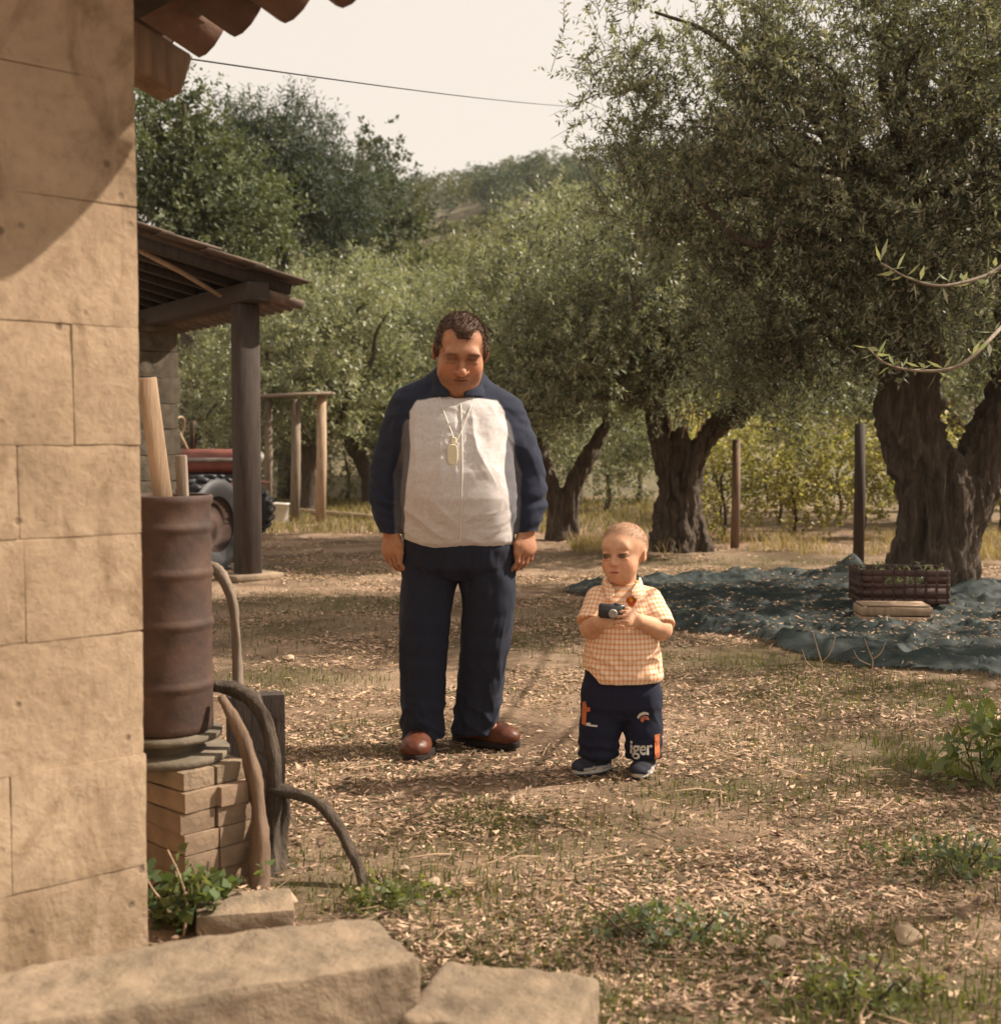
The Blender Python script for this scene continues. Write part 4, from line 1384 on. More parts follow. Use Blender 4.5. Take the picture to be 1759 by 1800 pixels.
# ------------------------------------------------------------------ people
def head_prims(f, o, R, h, sx=1.0, child=False):
    """Head in head-heights; o = centre, R = rotation (columns: right, back, up); faces -Y."""
    o = np.asarray(o, float)

    def P(x, y, z): return o + R @ (np.array((x * sx, y, z)) * h)

    def E(c, r, k, op='u', RR=None):
        f.put(ell(P(*c), np.array((r[0] * sx, r[1], r[2])) * h, R if RR is None else R @ RR), k * h, op)
    if child:
        E((0, .06, .14), (.37, .44, .37), .0)
        E((0, -.10, -.14), (.265, .29, .33), .12)
        E((0, -.20, -.37), (.12, .12, .10), .14)
        for s in (-1, 1):
            E((s * .15, -.215, -.19), (.125, .14, .14), .12)
            E((s * .07, -.27, -.30), (.1, .1, .1), .1)
        E((0, -.33, .12), (.22, .07, .10), .12)
    else:
        E((0, .06, .15), (.34, .42, .36), .0)
        E((0, -.08, -.15), (.28, .30, .36), .12)
        E((0, -.20, -.39), (.17, .14, .11), .14)
        for s in (-1, 1):
            E((s * .175, -.19, -.16), (.12, .14, .14), .12)
            E((s * .185, -.02, -.33), (.10, .17, .12), .14)
            E((s * .11, -.345, .075), (.11, .05, .035), .07)
        E((0, -.33, .10), (.2, .06, .07), .1)
        E((0, -.03, -.50), (.24, .22, .12), .14)
    ez = -.02 if child else .005
    for s in (-1, 1):                                    # sockets, eyeballs, lids
        E((s * .145, -.44, ez), (.085, .09, .06), .06, 's')
        E((s * .145, -.315, ez), (.075, .075, .066), .015)
        E((s * .145, -.345, ez + .045), (.08, .05, .022), .03)
        E((s * .145, -.345, ez - .048), (.07, .045, .016), .03)
    n = .72 if child else 1.25
    zt = -.15 if child else -.17
    f.put(cone(P(0, -.355, ez + .03), P(0, -.40 - .055 * n, zt + .03), .028 * h, .042 * n * h), .05 * h)
    E((0, -.41 - .05 * n, zt), (.052 * n, .05 * n, .045 * n), .04)
    for s in (-1, 1):
        E((s * .055 * n, -.395, zt - .005), (.035, .045, .032), .03)
        E((s * .025, -.44, zt - .042), (.015, .02, .012), .01, 's')
    if not child:
        for s in (-1, 1):
            f.put(cone(P(s * .085, -.44, -.155), P(s * .155, -.385, -.30), .012 * h, .010 * h), .03 * h, 's')
            f.put(cone(P(s * .08, -.40, -.075), P(s * .2, -.36, -.075), .010 * h, .008 * h), .025 * h, 's')
            E((s * .145, -.37, .082), (.10, .045, .03), .03)
        for zz in (.19, .25): f.put(cone(P(-.14, -.415 + (zz - .19) * .5, zz), P(.14, -.415 + (zz - .19) * .5, zz), .006 * h, .006 * h), .02 * h, 's')
    zm = -.29 if child else -.30
    E((0, -.365, zm + .022), (.075 if child else .105, .05, .022), .04)
    E((0, -.362, zm - (.026 if child else .032)), (.062 if child else .09, .05, .026 if child else .034), .04)
    E((0, -.43, zm), (.085 if child else .12, .05, .008), .02, 's')
    for s in (-1, 1):                                    # ears
        RR = rotz(s * .35) @ roty(s * .12)
        E((s * (.35 if child else .36), .05 if child else .06, -.04 if child else -.02), (.034 if child else .028, .07 if child else .085, .105 if child else .13), .03, 'u', RR)
        E((s * (.385 if child else .385), .03 if child else .04, -.03 if child else -.01), (.012, .04, .065 if child else .085), .02, 's', RR)


def head_col(V, o, R, h, sx, skin, lip, brow, iris, child=False):
    """Colours of a face: lips, brows, eyes, flush, and shade painted round the eyes."""
    L = ((V - o) @ R) / h
    x, y, z = L[:, 0] / sx, L[:, 1], L[:, 2]
    front = y < -.1
    c = np.tile(np.array(skin, float), (len(V), 1))

    def mixin(w, colr):
        w = np.clip(w, 0, 1)[:, None]
        c[:] = c * (1 - w) + np.array(colr) * w
    ez = -.02 if child else .005
    zm = -.29 if child else -.30
    flush = np.array(skin) * np.array((1.08, .82, .78))
    for s in (-1, 1):
        mixin(.7 * np.exp(-(((x - s * .19) / .11) ** 2 + ((z + .17) / .1) ** 2)) * front, flush)
        mixin(.7 * np.exp(-(((x - s * .4) / .05) ** 2)) * (np.abs(z + .02) < .16), flush)
        ax = x * s
        bz = ez + (.105 if child else .078) + .02 * np.sin(np.clip((ax - .06) / .17, 0, 1) * 3.1)
 
        if not child:
            mixin(.75 * np.exp(-(((ax - .145) / .085) ** 4 + ((z - ez - .075) / .026) ** 2)) * front, brow)
            mixin(.72 * np.exp(-(((ax - .14) / .085) ** 2 + ((z - ez - .005) / .032) ** 2)) * front, (.075, .032, .02))  # shade of the sunken eye sockets, painted into the skin colour
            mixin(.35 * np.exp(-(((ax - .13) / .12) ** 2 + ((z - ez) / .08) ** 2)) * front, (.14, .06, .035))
        else:
            mixin(.22 * np.exp(-((z - bz) / .03) ** 2) * (ax > .05) * (ax < .235) * front, brow)
        ew = ((ax - .145) / .075) ** 2 + ((z - ez) / (.022 if not child else .034)) ** 2
        mixin((ew < 1.5) * front * (.85 if child else 0), np.array(brow) * .35 + np.array(skin) * .1)
        if child:
            mixin((ew < .9) * front * .5, (.30, .22, .17))
            mixin((((x - s * .145 + .008) / .052) ** 2 + ((z - ez) / .040) ** 2 < 1) * front * 1.0, iris)
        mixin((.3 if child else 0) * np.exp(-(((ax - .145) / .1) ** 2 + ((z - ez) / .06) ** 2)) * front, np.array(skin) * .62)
    mixin(.5 * np.exp(-((x / .06) ** 2 + ((z + .16) / .05) ** 2)) * front * (y < -.4), flush)
    lp = ((x / (.078 if child else .105)) ** 2 + ((z - zm) / (.042 if child else .055)) ** 2)
    mixin((.75 if child else .55) * np.clip((1.25 - lp) / .5, 0, 1) * front, lip)
    mixin(np.exp(-((z - zm) / .010) ** 2) * (np.abs(x) < (.075 if child else .105)) * front * .7, np.array(lip) * .4)
    return c, L


def hand(f, w, D, N, S, sc, curl, thumb=(.6, .5), spread=.05, k=.006):
    """Palm and five fingers. w wrist, D along the fingers, N palm side, S thumb side."""
    D, N, S = nrm(np.array(D, float)), nrm(np.array(N, float)), np.array(S, float)
    S = nrm(S - D * (S @ D)); N = nrm(np.cross(D, S)) * np.sign(np.dot(np.cross(D, S), N) or 1)
    w = np.asarray(w, float)
    R = np.stack([S, N, D], -1)
    f.put(ell(w + D * .05 * sc, np.array((.043, .018, .058)) * sc, R), .012 * sc)
    f.put(ell(w + D * .072 * sc - N * .002 * sc, np.array((.045, .016, .028)) * sc, R), .012 * sc)
    offs = (.034, .0115, -.0115, -.033)
    lens = ((.042, .026, .021), (.047, .03, .023), (.044, .028, .022), (.034, .021, .019))
    for i in range(4):
        p = w + D * (.088 - (.006 if i == 3 else 0)) * sc + S * offs[i] * sc
        a = 0.0
        cu = curl[i] if hasattr(curl, '__len__') else curl
        r = np.array((.0098, .0088, .008, .0068)) * sc * (.9 if i == 3 else 1)
        for j in range(3):
            a += cu * (.75, 1.0, .6)[j]
            d = nrm(D * math.cos(a) + N * math.sin(a) + S * spread * (1.5 - i) * .6)
            q = p + d * lens[i][j] * sc
            f.put(cone(p, q, r[j], r[j + 1]), k * sc)
            p = q
    t0 = w + D * .028 * sc + S * .032 * sc
    d1 = nrm(D * .65 + S * thumb[0] + N * thumb[1] * .5)
    t1 = t0 + d1 * .04 * sc
    d2 = nrm(D * .9 + S * (thumb[0] - .5) + N * thumb[1])
    t2 = t1 + d2 * .032 * sc
    t3 = t2 + nrm(d2 + N * .25 - S * .2) * .024 * sc
    f.put(cone(t0, t1, .0145 * sc, .0115 * sc), .012 * sc)
    f.put(cone(t1, t2, .0115 * sc, .0102 * sc), k * sc)
    f.put(cone(t2, t3, .0102 * sc, .008 * sc), k * sc)


def shoe(parent, loc, yaw, L, W, H, upper, solec, sole_h=.022, child=False):
    """Upper and sole; toe points along local -Y."""
    f = Field(rg(-W * .75, W * .75, .0045), rg(-L * .62, L * .62, .0045), rg(-.004, H * 1.25, .0045))
    f.put(ell((0, -L * .24, sole_h + H * .16), (W * .5, L * .27, H * .36)), .0)
    f.put(ell((0, L * .05, sole_h + H * .2), (W * .42, L * .34, H * .44)), .03)
    f.put(ell((0, L * .27, sole_h + H * .32), (W * .42, L * .21, H * .55)), .03)
    f.put(cone((0, L * .24, H * .4), (0, L * .26, H * .95), W * .36, W * .36), .03)
    f.put(ell((0, L * .25, H * 1.12), (W * .25, W * .3, H * .25)), .01, 's')
    f.cut(lambda X, Y, Z: sole_h - Z)
    V, Q = f.mesh()
    N = vnormals(V, Q)
    V = V + N * (.0022 * fbm(V * 45, 3, 4))[:, None]
    col = upper(V, L, W, H)
    sh = link('shoe', mesh_np('shoe', V, Q, col=col), M['leather'] if not child else M['cloth'], parent, loc, (0, 0, yaw))
    f = Field(rg(-W * .75, W * .75, .005), rg(-L * .62, L * .62, .005), rg(-.006, sole_h + .014, .004))

    def sf(X, Y, Z):
        wd = W * (.5 + .035 * np.cos(Y / L * 7)) * np.ones_like(X)
        k = (np.abs(X / wd) ** 2.3 + np.abs((Y - .005) / (L * .53)) ** 2.6) ** (1 / 2.4)
        top = sole_h + .004 + (.006 * np.sin(Y / L * 22) if child else 0)
        return np.maximum((k - 1) * W * .5, np.maximum(-Z, Z - top))
    f.put((sf, np.array((-W * .7, -L * .6, 0)), np.array((W * .7, L * .6, sole_h + .012))), 0)
    V, Q = f.mesh()
    link('sole', mesh_np('sole', V, Q, col=solec(V, L, W, sole_h)), M['cloth'], sh)
    return sh


def folds(V, N, amp, freq, seed, stretch=(1, 1, 1)):
    q = V * np.array(stretch) * freq
    q = q + 1.2 * np.stack([fbm(q * .6, 2, seed + 4), fbm(q * .6 + 9, 2, seed + 5), fbm(q * .6 + 17, 2, seed + 6)], -1)
    r = 1 - 2.2 * np.abs(fbm(q, 3, seed))
    return V + N * (amp * r)[:, None]


# ---------------------------------------------------------------- the man
man_loc = np.array((-.167, 4.9, 0.0))
man = thing('person', 'man in white and navy tracksuit jacket looking down, arms hanging', 'person', man_loc)
HO = np.array((.014, -.085, 1.555)); HH = .268
HR = rotz(.10) @ rotx(math.radians(20)) @ roty(math.radians(2.5))
zs = np.concatenate([rg(-.01, .68, .014), rg(.69, .90, .0032), rg(.905, 1.36, .012), rg(1.37, 1.76, .0032)])
f = Field(rg(-.40, .40, .0033), rg(-.30, .22, .0033), zs)
head_prims(f, HO, HR, HH, 1.03)
f.put(cone((.0, .02, 1.36), (.008, -.05, 1.48), .078, .072), .03)
f.put(loft([(.70, .15, .115, 0, .01), (.85, .165, .13, 0, 0), (1.0, .17, .14, 0, -.01), (1.15, .165, .13, 0, -.005), (1.3, .165, .11, 0, .01), (1.37, .12, .09, 0, .015), (1.41, .07, .07, 0, .02)]), .03)
ARM = {-1: [(-.182, .015, 1.338), (-.272, .03, 1.09), (-.262, -.035, .87)], 1: [(.176, .015, 1.308), (.272, .03, 1.08), (.270, -.03, .875)]}
for s in (-1, 1):
    chain(f, ARM[s], [.055, .045, .033], .03)
    A = ARM[s]
    D = nrm(np.array(A[2]) - np.array(A[1])) + np.array((-.0 * s, -.02, -.5))
    hand(f, np.array(A[2]) + [0, 0, -.0], D, (-s * .55, .83, .1), (-s * .75, -.65, 0), 1.02, (.42, .5, .56, .6), thumb=(.35, .15), spread=.03)
LEG = {-1: [(-.105, .0, .74), (-.140, -.03, .42), (-.150, -.02, .08)], 1: [(.110, .0, .74), (.105, .0, .42), (.075, .07, .10)]}
for s in (-1, 1): chain(f, LEG[s], [.085, .06, .045], .04)
f.put(cone(LEG[-1][2], (-.15, -.12, .045), .04, .03), .02)
f.put(cone(LEG[1][2], (.16, .03, .05), .04, .03), .02)
V, Q = f.mesh()
SK = (.41, .20, .115)
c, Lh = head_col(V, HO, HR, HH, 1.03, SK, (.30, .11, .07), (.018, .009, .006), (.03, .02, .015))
beard = np.clip(1 - np.abs(Lh[:, 2] + .36) / .17, 0, 1) * (Lh[:, 1] < .05) * (V[:, 2] > 1.38)
c = c * (1 - .34 * beard[:, None] * (1 + .5 * fbm(V * 150, 2, 8))[:, None])
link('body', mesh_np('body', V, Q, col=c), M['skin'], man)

# hair: a cap of short brown hair with a forelock and receding temples
f = Field(rg(HO[0] - .15, HO[0] + .15, .0035), rg(HO[1] - .17, HO[1] + .17, .0035), rg(1.42, 1.77, .0035))


def HP(x, y, z): return HO + HR @ (np.array((x * 1.03, y, z)) * HH)


def HE(c_, r, k, op='u'): f.put(ell(HP(*c_), np.array(r) * HH, HR), k * HH, op)


HE((0, .075, .165), (.352, .44, .385), 0)
HE((.02, -.20, .385), (.12, .14, .085), .08)
for s in (-1, 1):
    HE((s * .325, .0, .07), (.045, .11, .15), .05)
HE((0, -.50, -.09), (.42, .36, .36), .05, 's')
HE((-.205, -.38, .28), (.125, .24, .215), .04, 's')
HE((.22, -.38, .29), (.125, .24, .215), .04, 's')
HE((.01, -.46, .16), (.3, .22, .14), .05, 's')
HE((0, -.2, -.42), (.6, .6, .26), .05, 's')
HE((0, .25, -.52), (.6, .6, .26), .05, 's')
for s in (-1, 1): HE((s * .4, .07, -.06), (.1, .13, .15), .02, 's')
V, Q = f.mesh()
N = vnormals(V, Q)
V = V + N * (.004 * fbm(V * np.array((70, 40, 40)), 3, 2))[:, None]
r_ = np.random.default_rng(4)
hc = np.array((.115, .07, .05)) * (1 + .5 * fbm(V * 70, 2, 5))[:, None]
top = np.clip((V[:, 2] - 1.66) / .06, 0, 1)[:, None] * np.array((.045, .03, .024))
hair = link('hair', mesh_np('hair', V, Q, col=hc + top), M['hair'], man)
pick = r_.integers(0, len(V), 6500)
p0 = V[pick]; dd = nrm(N[pick] * .45 + HR @ np.array((.25, -.45, .25)) + r_.normal(0, .22, (len(pick), 3)))
wd = nrm(np.cross(dd, r_.normal(0, 1, dd.shape))) * .0011
tip = p0 + dd * r_.uniform(.008, .02, (len(pick), 1))
SV = np.stack([p0 - wd, p0 + wd, tip], 1).reshape(-1, 3)
o = link('hair_strands', mesh_np('hair_strands', SV, None, np.arange(len(SV)).reshape(-1, 3), col=np.repeat(hc[pick] * 1.2, 3, 0), smooth=False), M['hair'], hair)
o['kind'] = 'stuff'

# jacket
TORSO = [(.80, .207, .150, .004, .0), (.83, .222, .172, .005, -.01), (.92, .226, .192, .006, -.025), (1.0, .224, .2, .006, -.035), (1.1, .218, .195, .004, -.035), (1.2, .21, .178, .0, -.02), (1.28, .205, .158, .0, -.005),
         (1.345, .19, .135, .0, .005), (1.385, .15, .112, .0, .012), (1.42, .10, .092, .002, .012), (1.45, .082, .08, .004, .005)]
f = Field(rg(-.42, .42, .0052), rg(-.27, .23, .0052), rg(.77, 1.50, .0052))
tor = loft(TORSO, 2.25)
f.put(tor, 0)
SLV = {}
for s in (-1, 1):
    A = [np.array(q, float) for q in ARM[s]]
    A[2] = A[2] + np.array((0, 0, -.012))
    SLV[s] = [A[0] + [-.005 * s, 0, .005], A[1], A[2]]
    pts = smooth_path(SLV[s], 9)
    rad = np.interp(np.linspace(0, 1, 9), [0, .22, .5, .72, .9, 1], [.076, .078, .068, .063, .053, .044])
    for i in range(8): f.put(cone(pts[i], pts[i + 1], rad[i], rad[i + 1]), .05 if i < 2 else .02)
f.put(cone((0, .02, 1.37), (.0, -.0, 1.45), .10, .088), .04)
f.put(cone((-.07, .02, 1.425), (-.185, .015, 1.362), .06, .062), .05)
f.put(cone((.07, .02, 1.415), (.182, .015, 1.335), .056, .06), .05)
f.put(ell(HP(0, -.0, -.36), (.082, .105, .10)), .01, 's')          # room for neck and chin
f.put(cone((.0, -.20, 1.372), (.006, -.10, 1.46), .006, .045), .01, 's')
f.cut(lambda X, Y, Z: (.818 + .035 * np.clip((-X - .05) / .17, 0, 1) ** 1.5 - .012 * np.clip(-Y / .2, 0, 1) - Z) * np.where(np.abs(X) > .243, 0, 1) - np.where(np.abs(X) > .243, 1, 0))
for s in (-1, 1):
    A = np.array(SLV[s][2]); d = nrm(np.array(SLV[s][2]) - np.array(SLV[s][1]))
    f.cut(lambda X, Y, Z, A=A, s=s: np.where(X * s > .215, (A[2] - .0 - Z), -1))
V, Q = f.mesh()
N = vnormals(V, Q)
fn = tor[0](V[:, 0], V[:, 1], V[:, 2])
dl = np.minimum(*[np.min([cone(SLV[s][i], SLV[s][i + 1], (.085, .075)[i], (.075, .05)[i])[0](V[:, 0], V[:, 1], V[:, 2]) for i in (0, 1)], axis=0) for s in (-1, 1)])
x, y, z = V.T
sleeve = (dl < fn + .006) & (np.abs(x) > .15)
wl = np.interp(z, [.82, .90, 1.0, 1.1, 1.2, 1.27, 1.33, 1.385], [-.200, -.200, -.192, -.182, -.175, -.182, -.18, -.145])
wr = np.interp(z, [.82, .90, 1.0, 1.1, 1.2, 1.27, 1.33, 1.385], [.212, .206, .196, .182, .184, .19, .18, .145])
front = (y < .03)
white = front & (x > wl) & (x < wr) & (z < 1.383 - .012 * np.clip((np.abs(x) - .05) / .1, 0, 1))
NAVY, WHITE, GREY = np.array((.021, .0255, .044)), np.array((.57, .53, .515)), np.array((.12, .115, .125))
sm_ = lambda q, w=.005: np.clip(q / w + .5, 0, 1)[:, None]
wS = sm_(-(dl - fn - .004), .008) * sm_(np.abs(x) - .155, .01)
col = NAVY * np.ones((len(V), 1))
col = col + (GREY - col) * (sm_(1.30 - z) * (1 - wS))
ac = np.interp(z, [.87, 1.09, 1.34], [.264, .271, .18])
col = col + (GREY - col) * (wS * sm_(ac - .022 - np.abs(x), .008) * sm_(1.20 - z) * sm_(.03 - y))
wW = sm_(x - wl) * sm_(wr - x) * sm_(.03 - y) * sm_(1.383 - .012 * np.clip((np.abs(x) - .05) / .1, 0, 1) - z) * (1 - wS * sm_(np.abs(x) - .19))
col = col + (WHITE - col) * wW
rib = np.clip(1 - np.abs(z - .83) / .02, 0, 1)
V = folds(V, N, .0045, 8, 3, (1, 1, 1.3))
low = np.clip((1.02 - z) / .15, 0, 1)
ph = (z - .62 * np.abs(x - .012)) * 62 + 5.5 * fbm(V * np.array((5, 5, 2.5)), 2, 8)
V = V + N * (.0075 * low * (1 - np.abs(np.sin(ph * .5)) ** .7 * 1.6) * np.clip(np.abs(x - .012) / .05, .25, 1) * np.clip((z - .835) / .05, .1, 1))[:, None]
hi_ = 1.5 * np.clip((z - 1.02) / .1, 0, 1) * np.clip((1.36 - z) / .08, 0, 1) * front
ph2 = (x * .9 + z * .35 * np.sign(x)) * 58 + 6 * fbm(V * np.array((6, 6, 2)), 2, 18)
V = V + N * (.0042 * hi_ * (1 - np.abs(np.sin(ph2 * .5)) ** .7 * 1.5))[:, None]
slv = np.clip((np.abs(x) - .22) / .03, 0, 1)
V = V + N * (.0065 * slv * np.sin(z * 75 + 14 * fbm(V * 5, 2, 12)) * np.clip(1 - np.abs(z - .98) / .14, .15, 1))[:, None]
jk = link('jacket', mesh_np('jacket', V, Q, col=col), M['cloth'], man)
jbvh = BVHTree.FromPolygons([tuple(q) for q in V], [tuple(int(i) for i in q) for q in Q])


def onto(bvh, x, z, off=.003, y0=-1.0):
    h = bvh.ray_cast(Vector((x, y0, z)), Vector((0, 1, 0)))
    return np.array(h[0]) + [0, -off, 0] if h[0] is not None else np.array((x, 0, z))


P = smooth_path([onto(jbvh, .012 + .012 * math.sin((zz - .8) * 5), zz, .001) for zz in np.linspace(1.355, .822, 18)], 40)
MB().tube(P, .0022, 6).build('zip', M['white_plastic'], jk, True)
# collar flaps
for s in (-1, 1):
    f = Field(rg(-.16, .16, .004), rg(-.16, .14, .004), rg(1.36, 1.54, .004))

    def cf(X, Y, Z, s=s):
        a = np.interp(Z, [1.38, 1.43, 1.50], [.125, .098, .097]); b = np.interp(Z, [1.38, 1.43, 1.50], [.115, .098, .097])
        cy = -.008 - (Z - 1.40) * .25
        k = np.sqrt((X / a) ** 2 + ((Y - cy) / b) ** 2)
        sh = np.abs((k - 1) * .095) - .006
        topz = 1.485 + .25 * (Y + .02)
        gap = .028 + .35 * np.clip(1.47 - Z, 0, 1) * 0 + .05 * np.clip((Z - 1.40) / .08, 0, 1) * (Y < 0)
        return np.maximum(np.maximum(sh, Z - topz), np.maximum(1.385 - Z, (gap * (Y < 0) - s * X)))
    f.put((cf, np.array((-.15, -.15, 1.37)), np.array((.15, .13, 1.53))), 0)
    V, Q = f.mesh()
    link('collar', mesh_np('collar', lsmooth(V, Q, 1), Q, col=np.tile(NAVY * 1.1, (len(V), 1))), M['cloth'], jk)

# trousers
f = Field(rg(-.30, .30, .006), rg(-.22, .24, .006), rg(.04, .95, .006))
f.put(loft([(.685, .12, .09, .004, .0), (.73, .19, .15, .004, .0), (.80, .212, .165, .004, 0), (.93, .205, .165, .004, 0)], 2.3), 0)
TL = {-1: ([(-.112, .0, .76), (-.108, .0, .69), (-.121, -.012, .60), (-.138, -.03, .41), (-.143, -.02, .22), (-.141, -.02, .05)], [.106, .104, .096, .088, .083, .081]),
      1: ([(.114, .0, .76), (.110, .0, .69), (.119, .0, .60), (.107, .015, .41), (.084, .05, .22), (.062, .07, .05)], [.106, .105, .098, .088, .083, .083])}
for s in (-1, 1):
    pts = smooth_path(TL[s][0], 13)
    rad = np.interp(np.linspace(0, 1, 13), np.linspace(0, 1, 6), TL[s][1])
    for i in range(12): f.put(cone(pts[i], pts[i + 1], rad[i], rad[i + 1]), .012)
f.cut(lambda X, Y, Z: np.where(X < -.03, .05, .052) - Z)
V, Q = f.mesh()
N = vnormals(V, Q)
V = folds(V, N, .010, 9, 33, (1, 1, .28))
z = V[:, 2]
lowf = np.clip((.26 - z) / .14, 0, 1)
V = V + N * (.006 * lowf * (1 - 1.8 * np.abs(np.sin(z * 40 + V[:, 0] * 14 + 7 * fbm(V * 7, 2, 15))) ** .7))[:, None]
crotch = np.clip(1 - np.abs(z - .70) / .1, 0, 1)
V = V + N * (.004 * crotch * np.sin(V[:, 0] * 70 + z * 40))[:, None]
tcol = np.tile(np.array((.018, .021, .036)), (len(V), 1))
str_ = np.clip(1 - np.abs(V[:, 0] + .232 + .03 * (.62 - V[:, 2])) / .004, 0, 1) * (V[:, 2] < .6) * 0
tcol = tcol + str_[:, None] * .3
link('trousers', mesh_np('trousers', V, Q, col=tcol), M['cloth'], man)


def brown(V, L, W, H):
    c = np.tile(np.array((.105, .034, .018)), (len(V), 1))
    lace = (V[:, 1] < -.0) & (V[:, 1] > -L * .22) & (np.abs(V[:, 0]) < W * .16) & (V[:, 2] > H * .4)
    c[lace] *= .45
    return c


dk = lambda V, L, W, h: np.tile(np.array((.02, .014, .012)), (len(V), 1))
shoe(man, (-.15, -.075, 0.0), -.12, .29, .118, .125, brown, dk)
shoe(man, (.112, .075, 0.0), 1.05, .29, .118, .125, brown, dk)

# lanyard hanging from the man's neck
lan = thing('lanyard', 'white cord with pale oval tag hanging on the man\'s chest', 'lanyard', man_loc)
for s in (-1, 1):
    q = [(s * .085, 1.475, 0), (s * .07, 1.40, 0), (s * .045, 1.32, 0), (s * .012 + -.0, 1.235, 0), (-.008, 1.20, 0)]
    pts = [onto(jbvh, a, b_, .006) for a, b_, _ in q]
    pts[0] = np.array((s * .094, -.05, 1.475))
    MB().tube(smooth_path(pts, 24), .0022, 6).build('cord', M['white_plastic'], lan, True)
for (cx_, cz_, w_, h_, nm) in ((-.012, 1.165, .021, .04, 'tag'), (-.008, 1.218, .011, .014, 'clip')):
    a = onto(jbvh, cx_, cz_, .010)
    f = Field(rg(a[0] - .04, a[0] + .04, .002), rg(a[1] - .02, a[1] + .02, .002), rg(a[2] - .06, a[2] + .06, .002))
    f.put(rbox(a, (w_, .006, h_), .0055), 0)
    f.cut(lambda X, Y, Z: np.maximum(np.abs(X - a[0]) / w_, 0) ** 3 + np.abs((Z - a[2]) / h_) ** 3 - 1)
    V, Q = f.mesh()
    link(nm, mesh_np(nm, V, Q, col=np.tile((.72, .66, .48), (len(V), 1))), M['cloth'], lan)

# ---------------------------------------------------------------- the boy
boy_loc = np.array((.445, 4.55, 0.0))
boy = thing('person', 'small boy in orange checked shirt and dark trousers holding a black toy', 'person', boy_loc)
BO = np.array((.003, -.02, .808)); BH = .222
BR = rotz(math.radians(-30)) @ rotx(math.radians(-1)) @ roty(math.radians(-3))
zs = np.concatenate([rg(-.01, .50, .012), rg(.507, .66, .0024), rg(.665, .70, .006), rg(.706, .96, .0025)])
f = Field(rg(-.20, .21, .0025), rg(-.24, .16, .0025), zs)
head_prims(f, BO, BR, BH, .985, True)
f.put(cone((.005, .015, .66), (.005, .01, .75), .046, .046), .02)
f.put(loft([(.24, .095, .075, 0, 0), (.36, .11, .088, 0, -.005), (.48, .108, .088, 0, -.008), (.58, .105, .075, 0, 0), (.65, .085, .06, 0, .008), (.685, .045, .045, 0, .012)]), .02)
BA = {-1: [(-.098, .0, .635), (-.120, -.066, .54), (-.098, -.158, .578)], 1: [(.106, .0, .635), (.134, -.072, .538), (.040, -.164, .584)]}
chain(f, BA[-1], [.037, .035, .025], .02)
chain(f, BA[1], [.037, .036, .025], .02)
hand(f, BA[-1][2], (.62, -.70, .20), (.35, .6, 1), (-.15, .35, 1), .66, .30, thumb=(.45, .5), spread=.08)
hand(f, BA[1][2], (-.85, -.50, .20), (-.45, .6, 1), (.15, .35, 1), .66, .30, thumb=(.45, .5), spread=.08)
BL = {-1: [(-.06, 0, .27), (-.075, 0, .16), (-.085, 0, .05)], 1: [(.065, 0, .27), (.075, -.01, .16), (.082, -.02, .05)]}
for s in (-1, 1): chain(f, BL[s], [.055, .045, .032], .02)
V, Q = f.mesh()
BS = (.60, .335, .205)
c, Lh = head_col(V, BO, BR, BH, .985, BS, (.50, .17, .13), (.18, .085, .045), (.03, .022, .02), True)
hx, hy, hz = Lh.T
line = .25 + .05 * np.cos(hx * 6) - .35 * np.clip(hy + .28, 0, .35) - np.clip(hy - .05, 0, .5) * .8
hm = np.clip((hz - line) / .10, 0, 1) * np.clip(.8 + .2 * fbm(V * 140, 2, 3), 0, 1)
hm = hm * (V[:, 2] > .72)
c = c * (1 - .85 * hm[:, None]) + np.array((.30, .185, .115)) * (.85 * hm[:, None])
bdy = link('body', mesh_np('body', V, Q, col=c), M['skin'], boy)
N = vnormals(V, Q)
cand = np.nonzero((hz - line > .05) & (V[:, 2] > .72) & (np.abs(hx) < .40))[0]
pick = r_.choice(cand, 3000)
p0 = V[pick]; dd = nrm(N[pick] + r_.normal(0, .6, (len(pick), 3)))
wd = nrm(np.cross(dd, r_.normal(0, 1, dd.shape))) * .0006
SV = np.stack([p0 - wd, p0 + wd, p0 + dd * .0055], 1).reshape(-1, 3)
o = link('hair', mesh_np('hair', SV, None, np.arange(len(SV)).reshape(-1, 3), col=np.tile((.33, .2, .125), (len(SV), 1)), smooth=False), M['hair'], boy)
o['kind'] = 'stuff'

# shirt: orange checks
m, nt, b = new_mat('checked_cotton')
a = nt.nodes.new('ShaderNodeAttribute'); a.attribute_name = 'uvp'
sp = nt.nodes.new('ShaderNodeSeparateXYZ'); nt.links.new(a.outputs['Vector'], sp.inputs[0])


def stripe(sock, period, width):
    d = nt.nodes.new('ShaderNodeMath'); d.operation = 'DIVIDE'; d.inputs[1].default_value = period
    nt.links.new(sock, d.inputs[0])
    fr = nt.nodes.new('ShaderNodeMath'); fr.operation = 'FRACT'; nt.links.new(d.outputs[0], fr.inputs[0])
    s1 = nt.nodes.new('ShaderNodeMath'); s1.operation = 'SUBTRACT'; s1.inputs[1].default_value = .5; nt.links.new(fr.outputs[0], s1.inputs[0])
    ab = nt.nodes.new('ShaderNodeMath'); ab.operation = 'ABSOLUTE'; nt.links.new(s1.outputs[0], ab.inputs[0])
    mr = nt.nodes.new('ShaderNodeMapRange'); mr.inputs[1].default_value = width; mr.inputs[2].default_value = width * .6
    nt.links.new(ab.outputs[0], mr.inputs[0])
    return mr.outputs[0]


